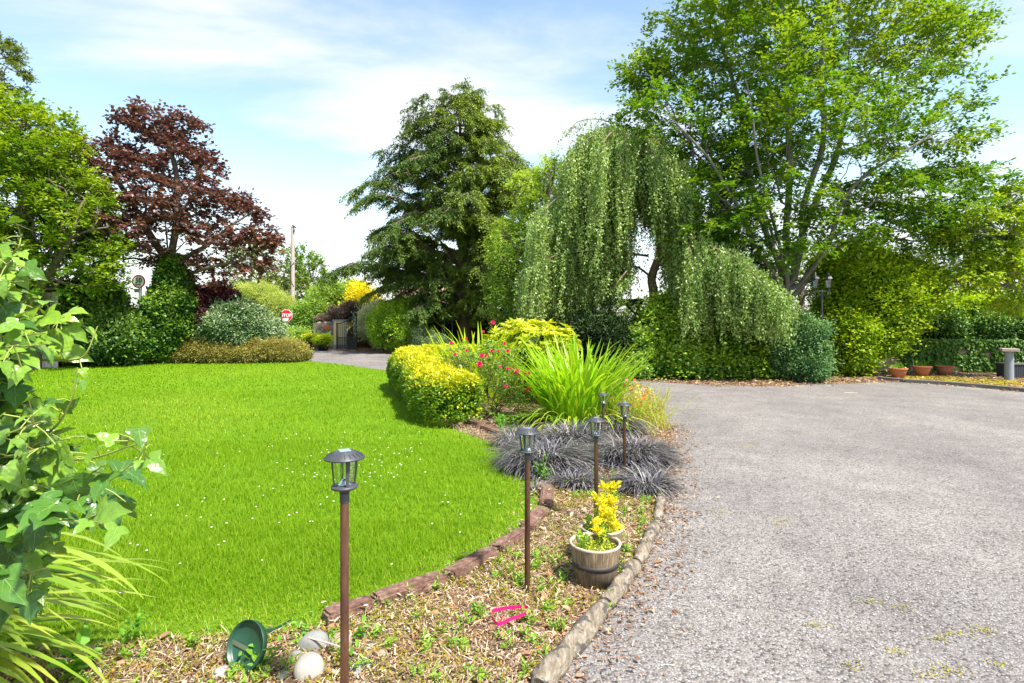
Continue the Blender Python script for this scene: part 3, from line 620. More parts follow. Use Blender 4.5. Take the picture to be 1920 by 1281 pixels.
# ================================================================ TUBS
def woodmat():
    b = NB('tub_wood'); tcn = b.n('ShaderNodeTexCoord'); sp = b.n('ShaderNodeSeparateXYZ'); b.l(tcn.outputs['Object'], sp.inputs[0])
    an = b.math('ARCTAN2', sp.outputs[1], sp.outputs[0]); st = b.math('FRACT', b.math('MULTIPLY', an, 3.5)); line = b.math('LESS_THAN', st, .06)
    v = b.coord((1, 1, .12)); n = b.noise(60, 5, .65, v)
    c = b.ramp(n, [(.3, (.09, .06, .035)), (.55, (.24, .17, .10)), (.75, (.38, .29, .18))]); zf = b.n('ShaderNodeMapRange'); zf.inputs[1].default_value = .16; zf.inputs[2].default_value = .13; b.l(b.math('ADD', sp.outputs[2], b.math('MULTIPLY', n, .03)), zf.inputs[0])
    c = b.mix(b.math('MULTIPLY', zf.outputs[0], .55), c, (.07, .05, .035)); c = b.mix(b.math('MULTIPLY', line, .7), c, (.03, .02, .012))
    return b.done(b.pbr(c, .8, nrmal=b.bump(b.math('SUBTRACT', n, line), .004, .8)))
M_TUB = woodmat(); M_RIM = plain('bleached_rim', (.46, .38, .29), .8, var=.2, scale=40); M_HOOP = plain('iron_hoop', (.05, .042, .042), .6, .4, .3, 50)
M_YSHOOT = leafmat('yellow_shoot', (.55, .48, .02), (.85, .78, .04), (.25, .38, .02), .5, .3, .35, 6)
M_POTG = leafmat('pot_green', (.14, .30, .02), (.35, .5, .04), (.6, .55, .05), .5, .3, .3, 6)
def tub(px, py, h, rt, rb, lab, broken, seed):
    c = G(px, py); t = thing('wooden_tub', c, lab, 'planter', 'half barrel tubs in the bed'); rg = R(seed)
    a = Acc(); lathe(a, [(0, .004), (rb, .004), (rb+(rt-rb)*.5, h*.5), (rt-.003, h-.012)], c, 42); lathe(a, [(rt-.014, h-.012), (rt-.03, h-.07)], c, 42); ob = a.build('staves', M_TUB, t)
    a = Acc(); lathe(a, [(rt-.003, h-.013), (rt+.001, h-.002), (rt-.006, h), (rt-.014, h-.002), (rt-.015, h-.014)], c, 42); a.build('rim', M_RIM, t)
    a = Acc(); f = .56; r1 = rb+(rt-rb)*f+.003; r0_ = rb+(rt-rb)*(f-.09)+.0035; lathe(a, [(r0_-.006, h*(f-.075)), (r0_, h*(f-.075)), (r1, h*(f+.04)), (r1-.006, h*(f+.04))], c, 42); hp = a.build('hoop', M_HOOP, t)
    a = Acc(); box(a, c+np.array([r1+.012, -.01, h*f-.025]), (.05, .014, .004), rot=(Matrix.Rotation(-.2, 4, 'Z') @ Matrix.Rotation(.7, 4, 'Y')).to_3x3()); a.build('loose_hoop_end', M_HOOP, hp)
    a = Acc(); lathe(a, [(rt-.02, h-.055), (rt*.5, h-.045), (0, h-.04)], c, 30); a.build('soil', M_SOIL, t)
    a = Acc(); n = 150; an = rg.uniform(0, 6.28, n); rr = (rt-.03)*np.sqrt(rg.uniform(0, 1, n)); P = c+np.stack([rr*np.cos(an), rr*np.sin(an), np.full(n, h-.048)], -1)
    twigs(a, P, np.tile([0, 0, 1.0], (n, 1)), rg, 1, 9, .035, .014, .007, wob=.6, t=rg.uniform(0, 1, n), jit=.004)
    k = 9; an = rg.uniform(0, 6.28, k); rr = (rt-.035)*np.sqrt(rg.uniform(.3, 1, k)); P = c+np.stack([rr*np.cos(an), rr*np.sin(an), np.full(k, h-.045)], -1)
    twigs(a, P, np.tile([0, 0, 1.0], (k, 1)), rg, 1, 12, .11, .03, .012, wob=.15, T=T_LEAF, t=0, jit=.004); a.build('small_plants', M_POTG, t)
    return t, c
t1, c1 = tub(1116, 1096, .245, .146, .112, 'front weathered wooden tub with a dark hoop, beside the stone edging', False, 1)
t2, c2 = tub(1128, 1058, .235, .132, .104, 'wooden tub tucked behind the front one, only its pale rim showing', True, 2)
# yellow shoots
th = thing('yellow_shoots', c1+np.array([.01, .08, .2]), 'bright yellow leafy shoots rising from the wooden tubs', 'plant'); rg = R(5); a = Acc(); b2 = Acc()
heads = [(1134, 918, 3.5), (1152, 915, 3.5), (1120, 940, 3.45), (1128, 950, 3.4), (1145, 948, 3.4), (1152, 938, 3.45), (1135, 960, 3.35), (1150, 962, 3.4), (1128, 968, 3.35), (1141, 972, 3.3), (1117, 985, 3.25), (1152, 982, 3.3), (1154, 995, 3.3), (1120, 1000, 3.2), (1140, 955, 3.5), (1148, 925, 3.5), (1138, 940, 3.45)]
for (px, py, Y) in heads:
    p = W(px, py, Y); q = np.array([c1[0]+.02+rg.normal()*.03, 3.38+rg.normal()*.02, .19]); pts = bezpath([q, (p+q)/2+rg.normal(size=3)*.008, p], 5); tube(b2, pts, .0018, 4)
    twigs(a, p[None], np.array([[0, 0, 1.0]]), rg, 3, 9, .03, .036, .017, wob=.45, T=T_LEAF, upb=.2, t=rg.uniform(0, .3), jit=.004)
    twigs(a, pts[4:7], np.tile([0, 0, 1.0], (3, 1)), rg, 1, 3, .02, .028, .012, wob=.4, T=T_LEAF, t=.6, jit=.003)
a.build('leaves', M_YSHOOT, th); b2.build('stems', M_BARK, th)
# ================================================================ BED CLUTTER
M_GREENP = plain('green_plastic', (.018, .07, .042), .38, var=.25, scale=25); M_STRAP = plain('pale_strap', (.10, .12, .07), .6)
c = G(463, 1262)+np.array([0, .02, .105]); ax = Matrix.Rotation(math.radians(68), 3, 'X'); ax = Matrix.Rotation(math.radians(-28), 3, 'Z') @ Matrix.Rotation(math.radians(8), 3, 'Y') @ ax; ax = np.array(ax)
th = thing('plastic_dish', G(463, 1262), 'upturned dark green plastic dish lying on edge with splayed prongs', 'dish'); a = Acc()
r = .094; lathe(a, [(0, 0), (r*.94, 0), (r, .006), (r+.004, .024), (r+.007, .025), (r+.006, .020), (r+.003, -.003), (r*.9, -.006), (0, -.006)], c, 40, ax=ax); di = a.build('dish', M_GREENP, th)
a = Acc(); pts = [np.array((x, .01, .006)) for x in np.linspace(-.09, .01, 5)]; V = []
for x in np.linspace(-.093, .015, 6): V += [ax @ np.array((x, -.004+.15*x*.3, .006))+c, ax @ np.array((x, -.022+.15*x*.3, .006))+c]
a.add(V, [[2*i, 2*i+2, 2*i+3, 2*i+1] for i in range(5)]); a.build('strap', M_STRAP, th)
for (pa, pm, pb, wd) in [((486, 1187, 2.62), (515, 1180, 2.68), (545, 1163, 2.78), .022), ((500, 1221, 2.55), (528, 1219, 2.56), (560, 1216, 2.58), .026)]:
    a = Acc(); pts = bezpath([W(*pa), W(*pm), W(*pb)], 6); wz = np.linspace(wd, wd*.35, len(pts)); V = []
    for q, s_ in zip(pts, wz): V += [q+np.array([0, 0, s_/2]), q-np.array([0, 0, s_/2]), q+np.array([0, .006, -s_/2]), q+np.array([0, .006, s_/2])]
    n = len(pts); a.add(V, [[4*i+j, 4*i+(j+1) % 4, 4*i+4+(j+1) % 4, 4*i+4+j] for i in range(n-1) for j in range(4)]+[[0, 3, 2, 1], [4*n-4, 4*n-3, 4*n-2, 4*n-1]]); a.build('prong', M_GREENP, th)
M_ROCK = plain('pale_stone', (.34, .31, .27), .8, var=.35, scale=14, bump=.5); M_TAN = plain('tan_stone', (.30, .23, .16), .8, var=.3, scale=12, bump=.5); M_ROCKG = plain('grey_stone', (.22, .22, .205), .8, var=.3, scale=12, bump=.5)
rocks = [(585, 1222, .072, .052, .048, M_ROCKG, 'smooth grey boulder left of the nearest lamp pole'), (634, 1222, .055, .04, .045, M_TAN, 'tan boulder half hidden by the nearest lamp pole'), (577, 1276, .068, .055, .058, M_ROCK, 'large cream white boulder at the bottom of the bed'), (552, 1240, .035, .03, .022, M_ROCKG, 'small grey stone between the two left boulders'), (714, 1236, .022, .03, .02, M_TAN, 'little egg-shaped brown stone right of the nearest lamp pole'), (690, 1218, .035, .02, .016, M_ROCKG, 'flat grey pebble right of the nearest lamp pole'), (682, 1256, .03, .03, .022, M_ROCKG, 'pale grey pebble near the bottom right of the nearest lamp'), (702, 1185, .03, .02, .016, M_ROCK, 'white pebble in the weeds beside the red slab'), (665, 1270, .03, .03, .022, M_ROCKG, 'rounded pebble at the foot of the nearest lamp pole'), (833, 1266, .025, .02, .016, M_TAN, 'single tan pebble in the creeping cover'), (412, 1272, .04, .03, .024, M_ROCK, 'white stone in the left corner below the green dish'), (530, 1275, .03, .025, .018, M_ROCKG, 'grey pebble left of the cream boulder')]
for i, (px, py, rx, ry, rz_, m, lab) in enumerate(rocks):
    a = Acc(); p = G(px, py); p[1] += ry*.5; blob(a, p+np.array([0, 0, rz_*.55]), (rx, ry*1.1, rz_), 30+i, 4, .17, 1.9, rz=i*.7); tag(a.build('stone', m, loc=p), lab, 'stone', 'loose stones in the bed')
# pink tag
a = Acc(); ring = bezpath([W(922, 1170, 2.80), W(950, 1166, 2.83), W(986, 1168, 2.84), W(985, 1178, 2.78), W(955, 1187, 2.72), W(934, 1196, 2.68), W(922, 1178, 2.74), W(922, 1170, 2.80)], 8)
def band3(a, pts, h):
    V = []; 
    for q in pts: V += [q+np.array([0, 0, h]), q-np.array([0, 0, h*.6])]
    a.add(V, [[2*i, 2*i+2, 2*i+3, 2*i+1] for i in range(len(pts)-1)])
for r_ in (ring,): r_[:, 2] = np.maximum(r_[:, 2], .02)+.045
band3(a, ring, .011); tail = bezpath([W(944, 1168, 2.82), W(940, 1183, 2.76), W(932, 1197, 2.70)], 6); tail[:, 2] = np.maximum(tail[:, 2], .018)+.03; tail[:, 1] -= .012; band3(a, tail, .008)
M_PINK = plain('pink_ribbon', (.85, .012, .16), .45, var=.08); tag(a.build('pink_ribbon', M_PINK, loc=G(945, 1195)), 'crumpled loop of hot pink ribbon lying on the mulch', 'ribbon')
# twigs
for i, (p0, p1, lab) in enumerate([((960, 1017, 3.85), (1000, 1012, 3.9), None), ((550, 1175, 2.7), (470, 1205, 2.6), None), ((690, 1245, 2.4), (578, 1225, 2.5), 'thin pinkish dead stalk crossing between the boulders')]):
    if lab is None: continue
    a = Acc(); A0, A1 = G(p0[0], p0[1]), G(p1[0], p1[1]); A0[2] = .02; A1[2] = .07; tube(a, bezpath([A0, (A0+A1)/2+np.array([0, 0, .01]), A1], 6), .004, 5); tag(a.build('dead_stalk', plain('dead_stalk', (.5, .36, .28), .8), loc=A0), lab, 'stalk')
for px, py, lab in [(608, 1002, None), (1595, 737, 'fallen pale strip of bark on the far driveway'), (1252, 1249, 'small white scrap lying on the near driveway')]:
    if lab is None: continue
    a = Acc(); p = G(px, py); sc_ = p[1]/2.6*.5
    pts = p+np.array([[-.05*sc_*1.2, 0, .006], [0, .004*sc_, .012], [.05*sc_*1.2, -.004*sc_, .006]]); tube(a, bezpath(pts, 5), .006*sc_**.7, 6); a.v[0][:, 2] = np.clip(a.v[0][:, 2]*.5, .003, None)
    tag(a.build('bark_strip', plain('pale_debris', (.6, .5, .38), .8), loc=p), lab, 'debris')
# ================================================================ BED PLANTS
M_MONDO = leafmat('black_grass', (.014, .014, .019), (.080, .077, .094), (.36, .32, .31), .38, .6, .05, 5)
M_DEAD = leafmat('dead_blade', (.25, .18, .12), (.6, .5, .36), None, .7, .3, .1, 5)
rg = R(21)
def blade_clump(name, px, py, n, rad, Lr, wd, e0, e1, mat, lab, cat, seg=8, seed=1, group=None, pw=1.3, t=(0, .3), prof='strap', squash=1.0, side=.4, part=None, Y=None, outward=1.0):
    rg = R(seed); c = G(px, py) if Y is None else np.array([(px-960)/F*Y, Y, 0.]); a = Acc()
    an = rg.uniform(0, 6.28, n); rr = rad*np.sqrt(rg.uniform(0, 1, n)); P = c+np.stack([rr*np.cos(an), rr*np.sin(an)*squash, np.full(n, .01)], -1)
    lean = rg.uniform(0, 6.28); hd = an+rg.normal(size=n)*.7*outward; hd = np.arctan2(np.sin(hd)+.45*(outward >= 1)*math.sin(lean), np.cos(hd)+.45*(outward >= 1)*math.cos(lean))+rg.normal(size=n)*.35*(outward >= 1); k = rr/rad
    el0 = rg.uniform(*e0, n)-.25*k; el1 = rg.uniform(*e1, n)-.3*k
    ribbons(a, P, hd, el0, el1, rg.uniform(*Lr, n), wd*rg.uniform(.7, 1.3, n), seg, pw=pw, prof=prof, t=rg.uniform(*t, n)**2, side=rg.normal()*.0+side*.3)
    o = a.build(name, mat, loc=c); tag(o, lab, cat, group); return o
mg = 'clumps of black grass'
for i, (px, py, n, rad, Lr, lab) in enumerate([
    (1022, 878, 1500, .26, (.34, .54), 'largest mop of silvery black grass, left behind the second lamp'),
    (978, 842, 520, .18, (.28, .46), 'black grass clump at the left rim, beside the lawn edging'),
    (1075, 838, 850, .26, (.32, .50), 'middle black grass clump under the sword leaves'),
    (1185, 868, 1300, .25, (.32, .48), 'broad black grass mop around the right hand lamp pole'),
    (1210, 862, 700, .14, (.26, .38), 'black grass clump spilling over the driveway edge'),
    (1160, 815, 700, .22, (.3, .46), 'black grass clump behind the lamp beside orange flowers'),
    (1212, 920, 720, .15, (.22, .36), 'small sparse black grass tuft nearest the driveway edging'),
    (1080, 912, 520, .15, (.16, .24), 'small low black grass tuft in front of the big left mop'),
    (1010, 925, 90, .08, (.10, .16), 'tiny black grass seedling tuft in the mulch')]):
    blade_clump('black_grass', px, py, n, rad, Lr, .0075+.0008*(i < 6), (.8, 1.5), (-1.0, .15), M_MONDO, lab, 'ornamental grass', seed=40+i, group=mg, t=(0, .95), seg=7, pw=1.1+.25*(i % 3), side=(.9, -.8, .4)[i % 3])
M_CROC = leafmat('sword_leaf', (.12, .30, .008), (.34, .60, .012), (.70, .62, .12), .42, .4, .42, 2.5)
M_CROCY = leafmat('sword_leaf_yellow', (.26, .42, .01), (.50, .66, .02), (.7, .6, .15), .42, .4, .4, 2.5)
blade_clump('sword_leaved_clump', 1085, 800, 420, .42, (.85, 1.5), .032, (1.2, 1.56), (-.1, 1.2), M_CROC, 'large fountain of bright green sword leaves in the middle of the bed', 'plant', seg=9, seed=3, Y=8.2, t=(0, .55), pw=2.0, outward=.7)
blade_clump('outer_sword_leaves', 1085, 800, 150, .52, (.7, 1.05), .020, (.75, 1.25), (-1.1, -.2), M_CROC, 'loose ring of arching narrow blades round the big sword-leaved fountain', 'plant', seg=9, seed=4, Y=8.1, t=(.1, .9), pw=1.3, outward=.5)
blade_clump('yellow_sword_leaves', 905, 760, 110, .55, (1.1, 1.75), .045, (1.2, 1.55), (.3, 1.3), M_CROCY, 'upright yellow-green sword leaves rising behind the red rose bush', 'plant', seg=8, seed=6, Y=10.4, t=(0, .4), pw=2.4)
# golden hedge
M_EUON = leafmat('euonymus_leaf', (.035, .12, .006), (.20, .37, .015), (.64, .60, .012), .4, .45, .25, 3)
def path_hedge(path, hw, hh, n, rg, leaf, wid, mat, depth=.06, seed=0, exp=4.0):
    p = bezpath([np.array((*q, 0.)) for q in path], 10); d = np.concatenate([[0], np.cumsum(np.linalg.norm(np.diff(p, axis=0), axis=1))])
    s = rg.uniform(0, 1, n)*d[-1]; c = np.stack([np.interp(s, d, p[:, i]) for i in range(3)], -1); c2 = np.stack([np.interp(np.minimum(s+.05, d[-1]), d, p[:, i]) for i in range(3)], -1); c1_ = np.stack([np.interp(np.maximum(s-.05, 0), d, p[:, i]) for i in range(3)], -1)
    tg = nrm(c2-c1_); sd = np.stack([-tg[:, 1], tg[:, 0], np.zeros(n)], -1); th = rg.uniform(-.85, math.pi+.85, n)
    endf = np.minimum(s, d[-1]-s); ex = np.clip(1-endf/hw, 0, 1); shr = np.sqrt(np.clip(1-ex**2.2, 0, 1))
    cs, sn = np.cos(th), np.sin(th); k = (np.abs(cs)**exp+np.abs(sn)**exp)**(-1/exp)
    bumpy = 1+.10*sines(c+sd*cs[:, None], 5, seed)+.09*sines(c+sd*cs[:, None]+np.array([0, 0, 1])*sn[:, None], 13, seed+1)
    off = sd*(cs*k*hw*shr*bumpy)[:, None]; z = hh*(.84+.16*np.clip(s/3, 0, 1))*(.5+.5*sn*k*bumpy*(.75+.25*shr)); P = c+off; P[:, 2] = z
    Nn = nrm(sd*(np.sign(cs)*np.abs(cs)**3)[:, None]+np.array([0, 0, 1.])*(np.sign(sn)*np.abs(sn)**3)[:, None]+tg*(np.where(s < d[-1]/2, -1, 1)*ex**2)[:, None])
    P -= Nn*np.abs(rg.normal(size=n))[:, None]*depth; m = P[:, 2] > .03
    return P[m], Nn[m], sn[m], p
rg = R(31); A = Acc()
hpath = [(-.52, 7.95), (-1.0, 8.35), (-1.42, 9.9), (-1.92, 11.4), (-2.25, 12.9), (-1.5, 14.0), (-.6, 14.2)]
P, Nn, sn, pl = path_hedge(hpath, .45, .86, 92000, rg, .03, .02, None, exp=2.7)
n = len(P); D = nrm(Nn*.8+rg.normal(size=(n, 3))*.55+np.array([0, 0, .25])); U = nrm(Nn*.5+rg.normal(size=(n, 3))*.4+np.array([0, 0, .8])); szz = rg.uniform(.7, 1.3, n)*(1+.03*P[:, 1])
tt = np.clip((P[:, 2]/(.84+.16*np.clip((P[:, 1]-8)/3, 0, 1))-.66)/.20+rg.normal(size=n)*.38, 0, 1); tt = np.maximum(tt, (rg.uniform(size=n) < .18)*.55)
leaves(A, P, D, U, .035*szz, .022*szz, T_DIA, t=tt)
i = rg.choice(np.where(sn > .3)[0], 1600); twigs(A, P[i], Nn[i]*.6+np.array([0, 0, .8]), rg, 1, 5, .05, .036, .02, wob=.4, t=np.clip(tt[i]+.2, 0, 1), jit=.006)
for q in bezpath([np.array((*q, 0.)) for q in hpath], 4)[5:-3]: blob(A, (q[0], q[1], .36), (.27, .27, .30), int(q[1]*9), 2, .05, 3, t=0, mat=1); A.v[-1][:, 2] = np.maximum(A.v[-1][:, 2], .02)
M_SHADECORE = leafmat('shaded_core', (.015, .04, .006), (.03, .07, .01), None, .6, .2, 0, 3)  # solid core of hedge and laurel; shade between leaves put into its colour
tag(A.build('golden_hedge', [M_EUON, M_SHADECORE], loc=(-1.6, 9.6, 0)), 'low clipped golden-topped hedge curving round the left of the bed', 'hedge')
# rose
M_ROSEL = leafmat('rose_leaf', (.06, .16, .015), (.22, .36, .04), (.40, .46, .08), .45, .4, .3, 4)
M_ROSE = plain('rose_petal', (.75, .015, .10), .5, var=.3, scale=40)
th = thing('rose_bush', (-.35, 8.95, 0), 'airy rose bush dotted with crimson pink blooms behind the hedge', 'rose bush'); rg = R(33)
lob = lobes_w([(868, 672, 36, 34, 9.3, .45), (925, 690, 60, 48, 9.0, .5), (900, 740, 50, 50, 8.9, .4), (962, 728, 34, 60, 8.6, .35)]); a = Acc()
att = samp_lobes(lob+lobes_w([(930, 760, 70, 44, 8.9, .4), (880, 745, 40, 40, 9.0, .35)]), 330, rg, .6, .1, 2, .1); sk = skeleton([[(-.3, 8.9, 0), (-.3, 8.9, .25)]], att, rg, .12, .4, .06, .002, .5, .012); b2 = Acc(); skel_mesh(b2, sk, 4)
Pf, Df = fol_points(sk, 1.5); twigs(a, Pf, Df, rg, 4, 7, .15, .042, .026, wob=.9, T=T_LEAF, t=rg.uniform(0, .6, len(Pf)), upb=.7)
a.build('leaves', M_ROSEL, th); b2.build('stems', M_BARK, th)
blooms = [(924, 605, 9.3, .055), (906, 622, 9.3, .035), (874, 635, 9.0, .035), (875, 657, 8.9, .04), (846, 643, 9.1, .045), (853, 665, 9.0, .045), (903, 667, 8.7, .055), (911, 667, 8.7, .035), (922, 658, 8.7, .04), (934, 658, 8.7, .03), (946, 644, 8.8, .04), (952, 658, 8.6, .045), (899, 683, 8.5, .07), (938, 688, 8.4, .03), (952, 691, 8.4, .035), (960, 691, 8.35, .035), (969, 697, 8.3, .065), (985, 700, 8.3, .035), (992, 700, 8.3, .035), (949, 724, 8.3, .04), (989, 730, 8.2, .04)]
for q, (px, py, Y, r) in enumerate(blooms):
    a = Acc(); c = W(px, py, Y-.42); r *= .66; k = 16
    for ring_, (m, el, rr) in enumerate([(7, .15, 1.0), (6, .6, .85), (5, 1.1, .62), (3, 1.4, .4)]):
        h = np.arange(m)/m*6.28+ring_*.5; Dd = np.stack([np.cos(h)*math.cos(el), -math.sin(el)*np.ones(m), np.sin(h)*math.cos(el)], -1); leaves(a, np.repeat(c[None]+np.array([[0, -.004*ring_, 0]]), m, 0), Dd, np.tile([0, -1.0, .2], (m, 1)), r*rr, r*rr*1.05, T_LEAF)
    b2 = a.build('bloom', M_ROSE, th)
# spotted laurel (yellow)
M_AUC = leafmat('spotted_laurel_leaf', (.10, .22, .008), (.30, .42, .02), (.60, .62, .04), .4, .4, .3, 2.5)
lob = lobes_w([(985, 655, 62, 52, 10.8, .7), (940, 668, 40, 40, 10.8, .5), (1035, 650, 45, 34, 10.9, .6), (1005, 700, 60, 50, 10.6, .6)]); a = Acc(); rg = R(35)
P, Nn = shell_points(lob, 62, rg, depth=.10, bump=.14, fr=3); m = P[:, 2] > .15; P, Nn = P[m], Nn[m]
n = len(P); k = 8; hd = np.tile(np.arange(k)/k*6.28, n)+np.repeat(rg.uniform(0, 6.28, n), k); el = np.repeat(rg.uniform(.05, .6, n), k)+rg.normal(size=n*k)*.2; ax_ = nrm(Nn*.8+np.array([0, 0, .9])+rg.normal(size=(n, 3))*.25); e1_ = nrm(np.cross(ax_, [0.3, 1, .2])); e2_ = np.cross(ax_, e1_)
D = np.repeat(e1_, k, 0)*(np.cos(hd)*np.cos(el))[:, None]+np.repeat(e2_, k, 0)*(np.sin(hd)*np.cos(el))[:, None]+np.repeat(ax_, k, 0)*np.sin(el)[:, None]
sz = rg.uniform(.7, 1.25, n*k); leaves(a, np.repeat(P, k, 0), D, np.repeat(ax_, k, 0)+rg.normal(size=D.shape)*.1, .15*sz, .05*sz, T_LEAF, t=np.clip(np.repeat(P[:, 2]-.7, k)*1.2+rg.normal(size=n*k)*.25, 0, 1))
for q, (c, r) in enumerate(lob): blob(a, c, r*.7, q, 2, .1, 2, mat=1); a.v[-1][:, 2] = np.maximum(a.v[-1][:, 2], .02)
tag(a.build('spotted_laurel', [M_AUC, M_SHADECORE], loc=(.3, 10.8, 0)), 'glossy yellow-green large-leaved laurel behind the roses', 'shrub')
# orange flowers on the driveway side
M_FINE = leafmat('fine_foliage', (.14, .24, .03), (.34, .44, .08), (.55, .5, .1), .5, .3, .3, 5)
M_OR = plain('orange_petal', (.85, .16, .02), .5, var=.3, scale=50); M_YO = plain('amber_petal', (.85, .48, .04), .5, var=.3, scale=50); M_PI = plain('salmon_petal', (.8, .25, .2), .5)
rg = R(37); c = np.array([1.72, 8.0, 0]); th = thing('orange_flowered_plant', c, 'feathery plant with small orange and amber flowers beside the driveway', 'flowering plant'); a = Acc(); b2 = Acc(); n = 420
hd = rg.uniform(0, 6.28, n); P = c+np.stack([rg.normal(size=n)*.2, rg.normal(size=n)*.22, np.full(n, .01)], -1); Lh = rg.uniform(.3, .72, n)
cc = ribbons(a, P, hd, rg.uniform(.9, 1.5, n), rg.uniform(.2, 1.1, n), Lh, .007, 5, prof='stick', t=rg.uniform(0, 1, n))
twigs(a, cc[:, 2:5].reshape(-1, 3), nrm((cc[:, 3:6]-cc[:, 2:5]).reshape(-1, 3)), rg, 1, 5, .07, .035, .006, wob=.5, t=rg.uniform(0, .8, n*3), jit=.01); a.build('foliage', M_FINE, th)
fl = [(1190, 712), (1196, 722), (1183, 727), (1200, 735), (1208, 728), (1206, 744), (1195, 748), (1213, 738), (1217, 760), (1216, 772), (1218, 786), (1205, 765), (1212, 752), (1186, 740), (1175, 712), (1170, 722), (1180, 750), (1200, 757), (1193, 735), (1210, 780), (1188, 758)]
for mm_, col in ((0, M_OR), (1, M_YO), (2, M_PI)):
    pass
for q, (px, py) in enumerate(fl):
    a = Acc(); p = W(px, py, 7.75+rg.uniform(-.15, .25)); m = 6; h = np.arange(m)/m*6.28; Dd = np.stack([np.cos(h), -.4*np.ones(m), np.sin(h)], -1); leaves(a, np.repeat(p[None], m, 0), Dd, np.tile([0, -1., .3], (m, 1)), rg.uniform(.02, .036), .018, T_LEAF)
    a.build('flower', (M_OR, M_YO, M_OR, M_YO, M_PI)[q % 5], th)
# leafy weeds at the hedge end and in the black grass
for q, (px, py, h, n_, lab) in enumerate([(950, 830, .38, 9, 'tall pale green weed between the golden hedge and the black grass'), (1018, 905, .20, 5, 'bright green seedling in front of the left black grass'), (945, 808, .22, 6, 'bushy green weed right of the golden hedge end'), (1180, 905, .06, 4, 'tiny round-leaved seedling between the two lamp poles')]):
    rg = R(60+q); c = G(px, py); a = Acc(); P = c+np.concatenate([rg.normal(size=(n_, 2))*.04, np.full((n_, 1), .01)], 1); cc = ribbons(a, P, rg.uniform(0, 6.28, n_), rg.uniform(1.2, 1.5, n_), rg.uniform(.8, 1.4, n_), h*rg.uniform(.7, 1.1, n_), .005, 8, prof='stick', t=.2)
    twigs(a, cc[:, 2:-1].reshape(-1, 3), nrm((cc[:, 3:]-cc[:, 2:-1]).reshape(-1, 3)), rg, 1, 3, .03, .045, .018, wob=.8, T=T_LEAF, upb=.5, jit=.004); tag(a.build('weed', M_WEED, loc=c), lab, 'weed', 'leafy weeds in the bed')
# weeds in the near left of the bed
for q, (px, py, h, lf, lab) in enumerate([(145, 1275, .10, .085, 'broad-leaved seedling at the bottom left corner'), (228, 1225, .12, .045, 'small green weed below the arching leaves'), (500, 1255, .09, .04, 'weed sprouting in front of the green dish'), (575, 1200, .08, .03, 'small weed growing against the grey boulder'), (665, 1208, .09, .035, 'leafy sprig right of the nearest lamp pole'), (650, 1262, .08, .03, 'green sprig at the foot of the nearest lamp')]):
    rg = R(80+q); c = G(px, py); a = Acc(); twigs(a, (c+np.array([0, 0, h*.3]))[None], np.array([[0, 0, 1.]]), rg, 4, 5, h, lf, lf*.55, wob=.5, T=T_LEAF, upb=1.2, jit=.004); tube(a, [c, c+np.array([0, 0, h*.6])], .002, 5); tag(a.build('weed', M_WEED, loc=c), lab, 'weed', 'leafy weeds in the bed')
# ================================================================ FOREGROUND LEFT: arching leaves and ivy
M_FL = leafmat('arching_leaf', (.12, .27, .012), (.34, .48, .03), (.6, .5, .15), .4, .5, .38, 3)
rg = R(90); n = 110; c = np.array([-2.38, 2.05, 0.]); a = Acc(); P = c+np.stack([rg.uniform(-.15, .25, n), rg.uniform(-.25, .45, n), rg.uniform(.12, .5, n)], -1)
ribbons(a, P, rg.normal(size=n)*.33-.03, rg.uniform(.25, .75, n), rg.uniform(-.95, -.3, n), rg.uniform(.42, .82, n), .028*rg.uniform(.6, 1.3, n), 10, pw=1.1, prof='strap', t=rg.uniform(0, .4, n)); 
for q in range(40): tube(a, [c+np.array([rg.uniform(-.1, .1), rg.uniform(-.2, .3), 0]), P[q]], .006, 4)
tag(a.build('arching_leaves', M_FL, loc=c), 'fan of long yellow-green strap leaves arching over the lawn below the ivy', 'plant')
def ivymat():
    b = NB('ivy_leaf'); geo = b.n('ShaderNodeNewGeometry'); at = b.n('ShaderNodeAttribute', attribute_name='v'); ri = geo.outputs['Random Per Island']
    n = b.noise(60, 4, .6); col = b.mix(b.math('ADD', b.math('MULTIPLY', ri, .6), b.math('MULTIPLY', n, .35), True), (.018, .075, .016), (.085, .21, .03)); col = b.mix(at.outputs['Fac'], col, (.24, .40, .035))
    p = b.pbr(col, .30, 0, .5, b.bump(b.noise(22, 3), .02, .5))
    tr = b.n('ShaderNodeBsdfTranslucent'); b.l(b.mix(1., col, (1.7, 1.5, .5), 'MULTIPLY'), tr.inputs[0]); ms = b.n('ShaderNodeMixShader'); ms.inputs[0].default_value = .2; b.l(p, ms.inputs[1]); b.l(tr.outputs[0], ms.inputs[2]); return b.done(ms.outputs[0])
M_IVY = ivymat(); M_IVYSTEM = plain('ivy_stem', (.30, .34, .07), .6, var=.3); M_IVYOLD = plain('ivy_old_stem', (.16, .08, .05), .7, var=.3)
